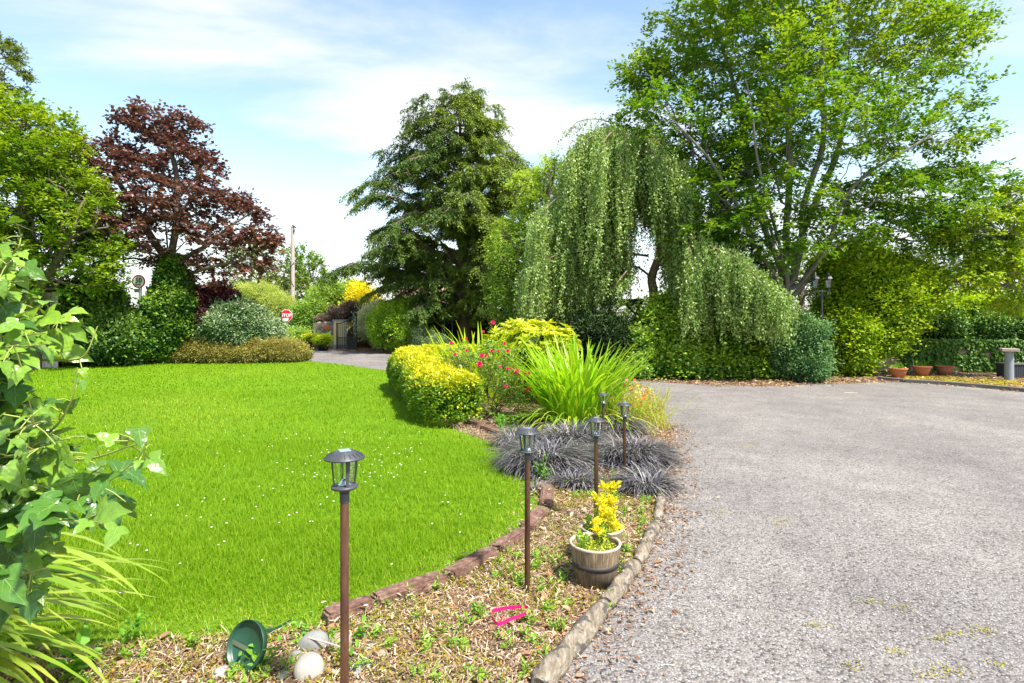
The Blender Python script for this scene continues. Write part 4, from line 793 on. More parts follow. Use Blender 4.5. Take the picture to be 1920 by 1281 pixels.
# ivy leaf template: lobed outline, cupped, with midrib fold
ol = [(0, 0), (-.09, .18), (-.04, .36), (.10, .56), (.24, .44), (.34, .27), (.50, .30), (.62, .26), (.82, .10), (1, 0)]
def ivy_template(curl, seed):
    pts = []; fs = []; mid = [(x, 0.0) for x in (0, .05, .12, .22, .30, .38, .50, .66, .84, 1.0)]
    rgx = R(seed); h = lambda x, y: -curl*x*x*.32+.16*abs(y)**.8-.32*y*y+.014*math.sin(x*14+seed)+.03*y*math.sin(x*9+seed)
    V = []; 
    for i, (x, y) in enumerate(mid): V.append((x, 0, h(x, 0)-.01))
    rows = {0: list(range(10))}
    for sgn in (1, -1):
        last = list(range(10))
        for fr in (.5, 1.0):
            cur = []
            for i in range(10):
                ox, oy = ol[i]; x = mid[i][0]+(ox-mid[i][0])*fr; y = oy*fr*sgn
                if i in (0, 9): cur.append(i); continue
                V.append((x, y, h(x, y))); cur.append(len(V)-1)
            for i in range(9):
                q = [last[i], last[i+1], cur[i+1], cur[i]]
                if sgn < 0: q = q[::-1]
                u = []; [u.append(z) for z in q if z not in u]
                if len(u) >= 3: fs.append(u)
            last = cur
    V = np.array(V); q4 = np.array([f for f in fs if len(f) == 4]); q3 = np.array([f for f in fs if len(f) == 3])
    return V, [q4]+([q3] if len(q3) else [])
def vein_template(curl, seed):
    h = lambda x, y: -curl*x*x*.32+.16*abs(y)**.8-.32*y*y+.014*math.sin(x*14+seed)+.03*y*math.sin(x*9+seed)+.004
    V = []; q = []
    for (x0, y0, x1, y1, w0) in [(0, 0, .97, 0, .016), (.02, 0, .10, .47, .009), (.02, 0, .10, -.47, .009), (.12, 0, .46, .26, .008), (.12, 0, .46, -.26, .008), (.4, 0, .66, .19, .006), (.4, 0, .66, -.19, .006)]:
        n_ = 6; b0 = len(V); L_ = math.hypot(x1-x0, y1-y0); nx, ny = -(y1-y0)/L_, (x1-x0)/L_
        for i in range(n_+1):
            s = i/n_; x, y = x0+(x1-x0)*s, y0+(y1-y0)*s; ww_ = w0*(1-.8*s); mid_ = h(x, y) if abs(y) > .01 else h(x, 0)-.006
            V += [(x+nx*ww_, y+ny*ww_, mid_), (x-nx*ww_, y-ny*ww_, mid_)]
        q += [[b0+2*i, b0+2*i+2, b0+2*i+3, b0+2*i+1] for i in range(n_)]
    return np.array(V), [np.array(q)]
TV = [vein_template(c_, s_) for c_, s_ in ((.6, 1), (1.2, 2), (.2, 3), (.9, 4))]; V_ = Acc()
M_VEIN = leafmat('leaf_vein', (.16, .30, .06), (.26, .42, .10), None, .5, .3, .3, 5)
TI = [ivy_template(c_, s_) for c_, s_ in ((.6, 1), (1.2, 2), (.2, 3), (.9, 4))]
rg = R(95); th = thing('ivy_shrub', (-1.45, 1.25, 0), 'glossy lobed ivy branches crowding the left edge close to the camera', 'ivy'); A = Acc(); B = Acc(); O = Acc()
def ivy_branch(pts, n, leaf, seed, young=.2, jit=.05, r=.0035, both=True):
    rgb = R(seed); p = bezpath(pts, 10); tube(B if r < .006 else O, p, np.linspace(r, r*.35, len(p)), 6)
    s = np.sort(rgb.uniform(.05, 1, n)); ix = (s*(len(p)-1)).astype(int); q = p[ix]; d = nrm(p[np.minimum(ix+1, len(p)-1)]-p[np.maximum(ix-1, 0)])
    pd = nrm(rgb.normal(size=(n, 3))+np.array([.1, -.6, .35])); pet = rgb.uniform(.025, .06, n)
    tipp = q+pd*pet[:, None]
    for k in range(n): tube(B, [q[k], (q[k]+tipp[k])/2+np.array([0, 0, .004]), tipp[k]], .0013, 4, cap=False)
    D = nrm(pd*.5+d*.35+rgb.normal(size=(n, 3))*.35+np.array([.12, -.10, -.55])); U = nrm(np.array([.15, -.55, .75])+rgb.normal(size=(n, 3))*.38); sz = leaf*rgb.uniform(.6, 1.25, n)*(1-.45*s**4)
    yt0 = None; yt = np.clip(young*rgb.uniform(0, 2.2, n)+np.where(s > .85, .5, 0), 0, 1)
    for k in range(4):
        m = (np.arange(n) % 4) == k; leaves(A, tipp[m], D[m], U[m], sz[m], sz[m]*.88, TI[k], t=yt[m], smooth=True); leaves(V_, tipp[m], D[m], U[m], sz[m], sz[m]*.88, TV[k])
WW = W
# branches reaching out to the right, as seen
ivy_branch([WW(-120, 950, 1.35), WW(60, 870, 1.3), WW(170, 860, 1.2), WW(250, 835, 1.12), WW(285, 835, 1.1)], 16, .055, 1, .35)
ivy_branch([WW(-60, 1040, 1.3), WW(120, 940, 1.2), WW(200, 905, 1.15), WW(262, 858, 1.1)], 16, .075, 2, .1)
ivy_branch([WW(-60, 900, 1.3), WW(80, 820, 1.25), WW(130, 760, 1.2), WW(145, 690, 1.18)], 12, .055, 3, .2)
ivy_branch([WW(-80, 700, 1.4), WW(20, 650, 1.35), WW(90, 610, 1.3), WW(120, 600, 1.3)], 22, .075, 4, .45)
ivy_branch([WW(-90, 560, 1.4), WW(-20, 500, 1.35), WW(30, 470, 1.3), WW(40, 440, 1.3)], 14, .06, 5, .5)
ivy_branch([WW(-60, 1050, 1.2), WW(60, 985, 1.15), WW(120, 975, 1.1), WW(210, 990, 1.05)], 14, .085, 6, .05)
ivy_branch([WW(-60, 1110, 1.2), WW(20, 1080, 1.15), WW(90, 1065, 1.1)], 9, .08, 7, .05)
for q in range(96):
    x0 = rg.uniform(-260, -30); y0 = rg.uniform(430, 1180); Y0 = rg.uniform(1.25, 1.75); lim = np.interp(y0, [400, 480, 560, 650, 740, 800, 900, 1000, 1080, 1180], [10, 20, 75, 120, 70, 110, 170, 140, 90, 10])
    x1 = rg.uniform(-60, lim); y1 = y0-rg.uniform(0, 60); ivy_branch([WW(x0, y0, Y0), WW((x0+x1)/2, (y0+y1)/2+10, Y0-.06), WW(x1, y1, Y0-rg.uniform(.1, .3))], 17, rg.uniform(.055, .078), 100+q, .12+.35*(y0 < 640))
for q in range(7): tube(O, bezpath([(-1.5+rg.normal()*.08, 1.35+rg.normal()*.1, 0), (-1.45+rg.normal()*.12, 1.4, .7), (-1.45+rg.normal()*.1, 1.4+rg.normal()*.1, 1.25), (-1.5+rg.normal()*.15, 1.4, 1.8)], 8), .011, 6)
ivy_branch([WW(80, 675, 1.32), WW(130, 675, 1.3), WW(160, 665, 1.28), WW(183, 612+0*1, 1.28)], 2, .03, 71, .8)
lv_ = A.build('leaves', M_IVY, th); V_.build('veins', M_VEIN, lv_); B.build('green_stems', M_IVYSTEM, th); O.build('woody_stems', M_IVYOLD, th)
# ================================================================ TREES
def tree(name, label, cat, base, stems, lobes, natt, mat, bark, seed, m=3, k=7, Lt=.35, leaf=.09, wid=.055, wob=.5, droop=0., upb=1., r0=.012, ex=.5, rmax=.3, step=.4, pk=.25, sag=.05, shell=.45, maxcnt=2.5, fr=1.5, nz=.25, T=T_DIA, tfun=None, rmin=0.006, group=None, zmin=1., flat=1., holes=0., extra=None, splay=.8, jit=.03, tubek=7):
    rg = R(seed); LB = lobes_w(lobes); att = samp_lobes(LB, natt, rg, shell, nz, fr, zmin, holes); sk = skeleton(stems, att, rg, step, pk, sag, r0, ex, rmax)
    th = thing(name, base, label, cat, group); b = Acc(); skel_mesh(b, sk, tubek, rmin); 
    P, D = fol_points(sk, maxcnt); c0 = np.mean([c for c, _ in LB], 0)
    D = nrm(D+.5*nrm(P-c0)); t = np.full(len(P), .2) if tfun is None else tfun(P, rg)
    a = Acc(); twigs(a, P, D, rg, m, k, Lt, leaf, wid, wob=wob, droop=droop, upb=upb, T=T, t=t, flat=flat, splay=splay, jit=jit)
    if extra: extra(a, b, rg, sk)
    a.build('crown', mat, th); b.build('trunk', bark, th); return th, sk
def outer_t(c, s=1.0, k=.5): 
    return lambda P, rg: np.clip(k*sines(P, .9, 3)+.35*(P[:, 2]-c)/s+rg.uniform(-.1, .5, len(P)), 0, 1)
# --- beech, the tallest tree
M_BEECH = leafmat('beech_leaf', (.045, .13, .010), (.12, .255, .016), (.34, .44, .025), .42, .45, .42, .7)
Yb = 16.0; B0 = W(1478, 700, Yb); B0[2] = 0
def S(*pp): return [W(*p) for p in pp]
bst = [[B0, W(1480, 620, Yb), W(1474, 545, Yb)]]+[S((1476, 540, Yb), (1440, 440, Yb+.3), (1415, 330, Yb+.6), (1380, 200, Yb+1), (1350, 60, Yb+1.2)),
    S((1474, 550, Yb), (1475, 440, Yb-.3), (1480, 330, Yb-.5), (1478, 200, Yb-.6), (1470, 50, Yb-.4), (1460, -100, Yb)),
    S((1482, 545, Yb), (1512, 440, Yb-.1), (1530, 300, Yb-.3), (1532, 170, Yb-.4), (1560, 20, Yb-.3)),
    S((1484, 548, Yb), (1495, 470, Yb+.5), (1525, 360, Yb+.9), (1580, 240, Yb+1.3), (1650, 110, Yb+1.6), (1700, 0, Yb+1.8)),
    S((1486, 552, Yb), (1520, 500, Yb-.6), (1560, 420, Yb-1.1), (1640, 330, Yb-1.5), (1740, 250, Yb-1.8), (1820, 200, Yb-1.9)),
    S((1470, 540, Yb), (1420, 470, Yb-.5), (1380, 380, Yb-1.), (1330, 300, Yb-1.3), (1250, 210, Yb-1.5)),
    S((1472, 535, Yb), (1450, 450, Yb+.9), (1400, 350, Yb+1.6), (1320, 230, Yb+2), (1260, 140, Yb+2.2)),
    S((1488, 555, Yb), (1530, 510, Yb+.4), (1600, 450, Yb+.8), (1700, 400, Yb+1), (1790, 360, Yb+1)),
    S((1478, 545, Yb), (1462, 470, Yb-.8), (1440, 380, Yb-1.4), (1420, 280, Yb-1.9), (1400, 150, Yb-2.2))]
blobs = [(1300, 120, 100, 90, Yb+.8, 2.2), (1245, 240, 85, 75, Yb, 2.2), (1215, 150, 60, 50, Yb+.5, 1.6), (1400, 30, 130, 90, Yb+.5, 3), (1450, 150, 140, 100, Yb-.3, 3.2), (1575, 80, 140, 110, Yb+.5, 3), (1700, 110, 105, 62, Yb+.8, 2.2), (1775, 70, 60, 32, Yb+.8, 1.2), (1815, 50, 40, 16, Yb+.8, .8), (1740, 35, 60, 25, Yb+.9, 1), (1380, 270, 110, 85, Yb-.6, 2.8), (1530, 260, 120, 80, Yb-.8, 3), (1680, 230, 110, 70, Yb-.5, 2.4), (1780, 262, 80, 26, Yb-.9, 1.3), (1850, 245, 42, 12, Yb-.9, .7), (1330, 360, 60, 50, Yb-.9, 1.6), (1620, 360, 120, 45, Yb-.6, 2.4), (1735, 340, 100, 36, Yb-.2, 2), (1800, 330, 50, 22, Yb-.2, 1.), (1790, 410, 80, 26, Yb, 1.5), (1390, 440, 80, 30, Yb-1, 1.6), (1650, 430, 100, 26, Yb-.3, 1.8), (1400, -120, 200, 110, Yb+.3, 3), (1620, -100, 180, 90, Yb+.4, 3), (1560, 400, 60, 24, Yb-1.2, 1.2), (1340, 430, 80, 36, Yb-1.2, 1.6), (1450, 380, 90, 50, Yb-1.6, 1.6), (1570, 440, 80, 30, Yb-1.5, 1.4), (1700, 400, 100, 42, Yb-.8, 2), (1820, 365, 70, 36, Yb-.3, 1.6), (1480, 470, 60, 20, Yb-1.8, 1.), (1750, 450, 80, 24, Yb-.5, 1.6)]
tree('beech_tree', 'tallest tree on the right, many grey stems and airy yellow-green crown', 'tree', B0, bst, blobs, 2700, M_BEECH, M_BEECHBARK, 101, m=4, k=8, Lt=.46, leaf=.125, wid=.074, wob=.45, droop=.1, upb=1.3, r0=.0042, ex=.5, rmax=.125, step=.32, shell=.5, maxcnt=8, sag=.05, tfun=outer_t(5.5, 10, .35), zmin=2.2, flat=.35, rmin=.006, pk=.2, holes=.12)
# --- yew
M_YEW = leafmat('yew_needles', (.04, .088, .018), (.115, .19, .03), (.38, .47, .05), .6, .25, .15, .5)
Yy = 27.; Y0 = W(872, 655, Yy); Y0[2] = 0
yl = [(860, 200, 38, 30, Yy, 1.4), (850, 240, 65, 35, Yy, 2), (880, 270, 75, 45, Yy, 2.4), (940, 300, 58, 36, Yy, 2.2), (780, 290, 55, 26, Yy, 1.8), (740, 300, 40, 18, Yy, 1.3), (830, 330, 90, 50, Yy-1, 2.8), (920, 350, 70, 50, Yy-1, 2.8), (730, 345, 65, 26, Yy, 1.8), (690, 350, 32, 14, Yy, 1), (700, 395, 60, 30, Yy, 1.8), (680, 430, 45, 20, Yy, 1.4), (651, 410, 18, 8, Yy, .6), (800, 400, 110, 50, Yy-1, 3), (900, 420, 80, 60, Yy-1.5, 3.2), (740, 460, 90, 40, Yy-.5, 2.6), (850, 470, 95, 50, Yy-2, 3), (780, 520, 110, 40, Yy-.5, 3), (700, 490, 40, 24, Yy, 1.4), (870, 520, 90, 50, Yy-2, 3), (940, 480, 50, 70, Yy-1, 2.6), (670, 515, 24, 10, Yy, .8), (960, 330, 40, 40, Yy, 1.8), (990, 285, 15, 20, Yy, .8), (830, 570, 110, 30, Yy-1, 2.6), (900, 580, 70, 36, Yy-1, 2.5), (720, 555, 50, 22, Yy, 1.6)]
rg = R(103); A = Acc(); B = Acc(); th = thing('yew_tree', Y0, 'broad dark conifer with layered drooping boughs in the middle distance', 'tree')
env = np.array([(165, 850, 872), (185, 828, 900), (205, 780, 920), (240, 772, 940), (265, 742, 965), (290, 728, 990), (310, 735, 1012), (345, 675, 1015), (370, 700, 985), (400, 642, 1000), (425, 665, 985), (455, 690, 990), (480, 672, 975), (510, 655, 985), (540, 690, 985), (565, 700, 990), (600, 740, 980)], float)
tz = lambda py: CAMH-(py-HOR)/F*Yy
tube(B, bezpath([Y0, W(872, 560, Yy), W(866, 420, Yy), (W(863, 300, Yy)), W(863, 180, Yy)], 6), np.linspace(.38, .03, 24), 9)
PP = []; DD = []; TT = []
for i in range(172):
    py = 172+430*(i+rg.uniform(-.5, .5))/172; py = min(max(py, 168), 598); phi = i*2.39996+rg.normal()*.5; cx_, cy_ = math.cos(phi), math.sin(phi)
    rl = (863-np.interp(py, env[:, 0], env[:, 1]))/F*Yy; rr_ = (np.interp(py, env[:, 0], env[:, 2])-863)/F*Yy; side_r = rr_ if cx_ > 0 else rl
    r = math.sqrt((side_r*cx_)**2+(.85*.5*(rl+rr_)*cy_)**2)*(1+.16*math.sin(phi*3+py*.045))*rg.uniform(.74, 1.14); r = max(r, .35)
    z1 = tz(py)+rg.normal()*.15; up = .30 if py < 480 else .12; z0 = max(.7, z1-up*r); x0 = (863-960)/F*Yy
    pts = bezpath([(x0, Yy, z0), (x0+cx_*r*.35, Yy+cy_*r*.35, z0+up*r*.55), (x0+cx_*r*.75, Yy+cy_*r*.75, z1+.03*r), (x0+cx_*r, Yy+cy_*r, z1-.05*r)], 7)+rg.normal(size=(21, 3))*.03
    tube(B, pts, np.linspace(.018+.014*r, .008, len(pts)), 5)
    left = cx_ < -.2; nb = int(5+r*4.2); 
    for j in range(nb):
        s = .25+.75*(j+.5)/nb; 
        if rg.uniform() < (.34 if left else .12): continue
        q = pts[int(s*(len(pts)-1))]; d = nrm(pts[min(int(s*(len(pts)-1))+1, len(pts)-1)]-pts[max(int(s*(len(pts)-1))-1, 0)]); sd = np.array([-d[1], d[0], 0])*(1 if j % 2 else -1)
        bl = (.35+.30*r*(1-s)*.8+.12*r*.5)*rg.uniform(.6, 1.2); dr = nrm(d*.75+sd*rg.uniform(.5, 1.)+np.array([0, 0, rg.normal()*.12])); m = max(2, int(bl/.19)); u = (np.arange(m)+.6)/m
        pp = q+dr*(u*bl)[:, None]+np.array([0, 0, -.28])*(u**2*bl)[:, None]; PP.append(pp); DD.append(np.tile(nrm(dr+np.array([0, 0, -.30])), (m, 1))); TT.append(u*.75+.1*rg.normal())
        tube(B, np.concatenate([q[None], pp]), .006, 3, cap=False)
P = np.concatenate(PP); D = np.concatenate(DD); t = np.concatenate(TT); t = np.clip(t*.55+.22*np.clip((P[:, 0]+3.0)/2.5, -1, 1)+.25*sines(P, 1.3, 8)-.1, 0, 1)  # needles lighter towards the right: the sunlit side put into the colour
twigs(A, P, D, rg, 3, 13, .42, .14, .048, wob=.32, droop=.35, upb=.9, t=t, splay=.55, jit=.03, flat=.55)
A.build('crown', M_YEW, th); B.build('trunk', M_YEWBARK, th)
# --- far left conifer, green tree and maple
M_GREEN = leafmat('broad_leaf', (.045, .12, .010), (.13, .27, .016), (.38, .48, .025), .42, .45, .32, .8)
M_OLIVE = leafmat('olive_leaf', (.07, .12, .02), (.20, .28, .045), (.38, .40, .08), .5, .35, .25, .8)
Yc = 24.; cb = W(-150, 700, Yc); cb[2] = 0
tree('spreading_conifer', 'layered conifer tips at the top left edge of the photo', 'tree', cb, [[cb, W(-150, 400, Yc), W(-140, 60, Yc)]], [(-10, 90, 36, 16, Yc, 1.2), (15, 128, 34, 10, Yc, 1), (-20, 150, 62, 16, Yc, 1.4), (5, 182, 34, 7, Yc, 1), (-120, 100, 80, 70, Yc, 2.5), (-100, 220, 110, 60, Yc, 2.5)], 420, M_OLIVE, M_YEWBARK, 105, m=7, k=14, Lt=.45, leaf=.15, wid=.06, droop=.15, r0=.012, shell=.5, zmin=3, rmax=.35, flat=.35, step=.5, sag=.03)
Yg = 17.; gb = W(60, 700, Yg); gb[2] = 0
tree('green_tree', 'dense bright green tree filling the left side behind the lawn', 'tree', gb, [[gb, W(60, 560, Yg), W(50, 400, Yg), W(30, 250, Yg)], S((60, 560, Yg), (120, 470, Yg-.5), (160, 380, Yg-.6)), S((60, 580, Yg), (0, 470, Yg-.5), (-60, 350, Yg))],
     [(10, 250, 70, 65, Yg, 2), (60, 290, 70, 80, Yg, 2), (100, 340, 55, 90, Yg-.3, 1.8), (-60, 330, 100, 120, Yg, 2.4), (30, 400, 100, 90, Yg-.6, 2.2), (130, 440, 60, 80, Yg-.2, 1.8), (40, 500, 110, 70, Yg-.5, 2.2), (160, 400, 40, 60, Yg, 1.4), (180, 500, 40, 50, Yg+.3, 1.4), (-40, 540, 90, 70, Yg, 2), (90, 245, 50, 22, Yg+.2, 1)], 1500, M_GREEN, M_BARK, 107, m=6, k=11, Lt=.45, leaf=.12, wid=.085, r0=.007, shell=.4, tfun=outer_t(4.5, 7, .3), zmin=.6, rmax=.25, pk=.2, sag=.06)
M_MAPLE = leafmat('copper_leaf', (.095, .042, .05), (.23, .105, .105), (.36, .15, .07), .42, .5, .22, .9)
Ym = 20.; mb = W(322, 680, Ym); mb[2] = 0
ml = [(265, 225, 40, 22, Ym, .8), (200, 285, 55, 34, Ym, 1.3), (240, 320, 75, 30, Ym, 1.5), (300, 250, 45, 40, Ym, 1.2), (350, 235, 28, 24, Ym, .8), (330, 300, 55, 40, Ym, 1.5), (390, 312, 32, 14, Ym, .7), (350, 370, 95, 42, Ym-.4, 2), (250, 385, 100, 30, Ym-.3, 1.8), (440, 385, 50, 22, Ym, 1.1), (490, 400, 26, 10, Ym, .6), (300, 430, 100, 36, Ym-.5, 2), (420, 440, 70, 34, Ym-.3, 1.6), (460, 480, 38, 26, Ym, 1.), (150, 345, 45, 20, Ym, 1), (210, 450, 60, 26, Ym-.2, 1.2), (130, 385, 40, 16, Ym, .8), (165, 330, 50, 30, Ym, 1.2), (170, 420, 50, 30, Ym, 1.2), (480, 440, 36, 30, Ym, 1), (400, 500, 50, 28, Ym, 1.2), (300, 480, 90, 26, Ym-.2, 1.4)]
tree('copper_maple', 'copper purple maple with ragged open crown at the left', 'tree', mb, [[mb, W(322, 600, Ym), W(316, 500, Ym), W(310, 420, Ym)], S((316, 500, Ym), (340, 400, Ym-.2), (320, 300, Ym), (300, 230, Ym)), S((316, 520, Ym), (400, 440, Ym-.3), (480, 400, Ym)), S((314, 490, Ym), (250, 390, Ym-.2), (200, 300, Ym)), S((318, 530, Ym), (390, 500, Ym-.3), (450, 490, Ym-.2))], ml, 760, M_MAPLE, M_BARK, 109, m=6, k=8, Lt=.42, leaf=.15, wid=.12, wob=.6, r0=.008, shell=.55, tfun=lambda P, rg: np.clip((4.2-P[:, 2])*.22+rg.uniform(-.3, .5, len(P)), 0, 1), zmin=1.5, upb=.9, flat=.6, rmax=.2, holes=.1, droop=.15)
M_IVYG = leafmat('wall_ivy_leaf', (.03, .10, .008), (.12, .28, .02), (.36, .52, .035), .4, .45, .12, 1.2)
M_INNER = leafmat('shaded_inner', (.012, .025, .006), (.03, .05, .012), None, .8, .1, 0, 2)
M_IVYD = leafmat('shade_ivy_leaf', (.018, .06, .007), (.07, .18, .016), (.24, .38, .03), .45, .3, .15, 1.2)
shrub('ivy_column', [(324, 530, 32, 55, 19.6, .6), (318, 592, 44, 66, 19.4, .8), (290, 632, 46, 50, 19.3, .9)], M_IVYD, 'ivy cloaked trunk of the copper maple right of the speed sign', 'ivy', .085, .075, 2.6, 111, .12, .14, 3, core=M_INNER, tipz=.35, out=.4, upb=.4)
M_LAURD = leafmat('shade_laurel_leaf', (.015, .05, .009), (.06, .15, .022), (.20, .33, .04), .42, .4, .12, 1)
M_LAUREL = leafmat('dark_laurel_leaf', (.025, .085, .014), (.095, .23, .030), (.26, .42, .05), .45, .35, .15, 1)
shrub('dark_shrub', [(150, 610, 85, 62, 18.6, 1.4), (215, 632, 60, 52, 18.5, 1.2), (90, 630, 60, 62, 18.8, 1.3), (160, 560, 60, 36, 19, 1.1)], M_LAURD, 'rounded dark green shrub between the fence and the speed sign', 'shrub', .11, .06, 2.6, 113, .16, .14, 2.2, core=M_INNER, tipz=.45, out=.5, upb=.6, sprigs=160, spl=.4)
M_PURP = leafmat('purple_leaf', (.03, .012, .018), (.085, .02, .03), (.35, .03, .05), .4, .5, .15, 1.5)
shrub('purple_shrub', [(385, 590, 38, 52, 20.4, .9), (410, 560, 34, 26, 20.6, .8), (372, 560, 26, 22, 20.5, .6)], M_PURP, 'dark purple shrub with red tips beside the ivy column', 'shrub', .07, .05, 2.6, 115, .14, .16, 3, core=M_INNER, tipz=.1, out=.6)
M_VLAUR = leafmat('grey_green_leaf', (.04, .11, .03), (.15, .26, .09), (.38, .46, .26), .4, .5, .15, 1.5)
shrub('laurel_mound', [(445, 612, 64, 46, 20.6, 1.3), (490, 632, 42, 36, 20.8, 1.), (400, 630, 40, 40, 20.5, 1.)], M_VLAUR, 'glossy grey-green laurel mound behind the brown heather', 'shrub', .10, .05, 2.8, 117, .14, .12, 2.5, core=M_INNER, tipz=.4, out=.6, sprigs=120, spl=.3)
M_HEATH = leafmat('heather', (.09, .10, .02), (.26, .24, .055), (.42, .36, .09), .7, .2, .15, 1.6)
shrub('brown_heather', [(335, 656, 92, 30, 20.0, 1.), (270, 668, 50, 22, 19.8, .8), (395, 664, 50, 22, 20., .8)], M_HEATH, 'olive-brown heather mound left, behind the lawn edge', 'heather', .07, .022, 3.2, 119, .1, .1, 3, core=M_INNER, tipz=.4, out=1.0, upb=.5, group='heather mounds along the far lawn edge')
shrub('brown_heather', [(480, 664, 62, 24, 20.1, .9), (540, 663, 36, 24, 20.3, .8), (430, 668, 40, 22, 20., .8)], M_HEATH, 'olive-brown heather mound right, ending at the driveway', 'heather', .07, .022, 3.2, 120, .1, .1, 3, core=M_INNER, tipz=.5, out=1.0, upb=.5, group='heather mounds along the far lawn edge')
shrub('low_edging_plants', [(150, 680, 100, 12, 18.9, .5), (60, 682, 60, 14, 18.6, .6)], M_HEATH, 'low straggly plants at the foot of the dark left shrub', 'ground plants', .07, .03, 2., 121, .08, .2, 4, core=M_INNER, out=.8)
# orange flowers in the far lawn corner
rg = R(123); c = W(270, 677, 19.3); c[2] = 0; th = thing('orange_poppies', c, 'small patch of bright orange flowers at the far lawn edge', 'flowering plant'); a = Acc(); P = c+np.stack([rg.normal(size=90)*.3, rg.normal(size=90)*.15, np.full(90, .01)], -1); ribbons(a, P, rg.uniform(0, 6.28, 90), 1.4, .8, rg.uniform(.15, .4, 90), .02, 4, t=.3); a.build('foliage', M_WEED, th)
for (px, py) in [(256, 663), (252, 668), (244, 671), (262, 668), (270, 664), (277, 662), (266, 671), (272, 674), (281, 671), (276, 677), (286, 674), (289, 662), (274, 668), (283, 666), (270, 678)]:
    a = Acc(); p = W(px, py, 19.0+rg.uniform(-.1, .2)); m = 5; h = np.arange(m)/m*6.28; leaves(a, np.repeat(p[None], m, 0), np.stack([np.cos(h), -.3*np.ones(m), np.sin(h)], -1), np.tile([0, -1., .3], (m, 1)), .055, .06, T_LEAF); a.build('flower', M_OR if py % 4 == 0 else M_YO, th)
# --- trees and shrubs beyond the gate
def simple_tree(name, label, px, Y, lobes, natt, mat, seed, leaf=.17, wid=.11, m=6, k=10, Lt=.55, group=None, tf=None, **kw):
    b0 = W(px, 700, Y); b0[2] = 0; ty = min(l[1] for l in lobes); return tree(name, label, 'tree', b0, [[b0, W(px, 600, Y), W(px+4, (ty+560)/2, Y)]], lobes, natt, mat, M_BARK, seed, m=m, k=k, Lt=Lt, leaf=leaf, wid=wid, r0=.012, step=.6, shell=.45, zmin=.5, group=group, tfun=tf, **kw)
gb_ = 'trees beyond the gate'
simple_tree('far_tree', 'green tree left of the utility pole beyond the gate', 500, 38., [(500, 510, 50, 48, 38, 2.5), (470, 540, 40, 40, 38, 2), (455, 490, 30, 25, 38, 1.6), (530, 545, 40, 40, 38, 2)], 260, M_OLIVE, 131, group=gb_)
simple_tree('far_tree', 'rounded green tree right of the utility pole beyond the gate', 572, 42., [(572, 500, 32, 34, 42, 2.), (580, 530, 32, 34, 42, 2), (555, 540, 34, 36, 42, 2)], 220, M_GREEN, 132, group=gb_)
M_LIME = leafmat('willow_leaf', (.14, .24, .03), (.36, .46, .10), (.55, .60, .18), .5, .3, .35, .8)
shrub('pale_willow', [(480, 570, 44, 42, 34.5, 1.6), (515, 585, 34, 34, 34.3, 1.3), (450, 600, 30, 40, 33, 1.2)], M_LIME, 'pale lime feathery shrub behind the stop sign on the left', 'shrub', .13, .03, 1.7, 133, .3, .25, 2, core=M_INNER, tipz=.5, out=.8)
M_MIDG = leafmat('mid_green_leaf', (.07, .18, .025), (.22, .40, .05), (.42, .55, .10), .45, .4, .3, .9)
shrub('mixed_shrub', [(572, 603, 28, 34, 33.5, 1.2), (560, 615, 26, 30, 33., 1.)], M_MIDG, 'bushy green shrub immediately behind the stop sign post', 'shrub', .10, .06, 2.5, 134, .2, .2, 2.5, core=M_INNER, tipz=.2)
shrub('low_green_shrub', [(556, 640, 34, 22, 29.4, .9), (540, 650, 30, 18, 28.8, .8)], M_MIDG, 'low leafy shrub below the stop sign left of the potted shrubs', 'shrub', .10, .06, 2.5, 135, .12, .18, 2.5, core=M_INNER, tipz=.4)
shrub('round_willow', [(622, 565, 42, 38, 35., 1.8), (655, 565, 30, 34, 35, 1.5), (600, 590, 34, 30, 34, 1.4)], M_MIDG, 'round green willow-leaved shrub behind the stone wall', 'shrub', .17, .05, 2.0, 136, .3, .2, 1.5, core=M_INNER, tipz=.5)
M_YEL = leafmat('golden_leaf', (.45, .42, .015), (.85, .76, .02), (.9, .85, .05), .45, .3, .35, 1.2)
shrub('golden_shrub', [(680, 562, 26, 28, 32.5, 1.1), (668, 590, 26, 20, 32.3, 1.), (700, 575, 16, 18, 32.4, .8)], M_YEL, 'vivid golden yellow shrub between wall and conifer', 'shrub', .12, .07, 1.5, 137, .35, .3, 2.5, core=False, tipz=.3, holes=.1)
M_DRY = leafmat('dry_purple_leaf', (.07, .045, .035), (.20, .14, .11), (.30, .24, .18), .7, .2, .1, 2)
shrub('dry_climber', [(640, 588, 26, 14, 30.8, .7), (612, 599, 20, 6, 30.4, .4), (660, 580, 18, 12, 30.6, .5)], M_DRY, 'tangled dry brown climber on top of the stone wall', 'climber', .10, .04, 2.2, 138, .2, .3, 3, core=M_INNER, tipz=.2)
M_WHT = leafmat('pale_bloom_leaf', (.16, .26, .08), (.50, .56, .36), (.8, .8, .7), .5, .3, .3, 1.5)
shrub('pale_flowering_shrub', [(712, 598, 32, 30, 28.5, 1.1), (690, 612, 20, 24, 28.4, .8)], M_WHT, 'pale flowering shrub behind the iron gate and round bush', 'shrub', .08, .05, 2.2, 139, .2, .25, 3, core=M_INNER, tipz=.6)
M_BOX = leafmat('round_bush_leaf', (.08, .22, .012), (.28, .50, .02), (.50, .68, .05), .4, .45, .25, 1.3)
def dtr(b):
    for q, px in enumerate([716, 733, 745, 752, 764]): tube(b, bezpath([G(px, 661)*1.0+np.array([0, .3, 0]), W(px+2, 645, 26), W(px+(px-740)*.2, 615, 26)], 5), .05, 6)
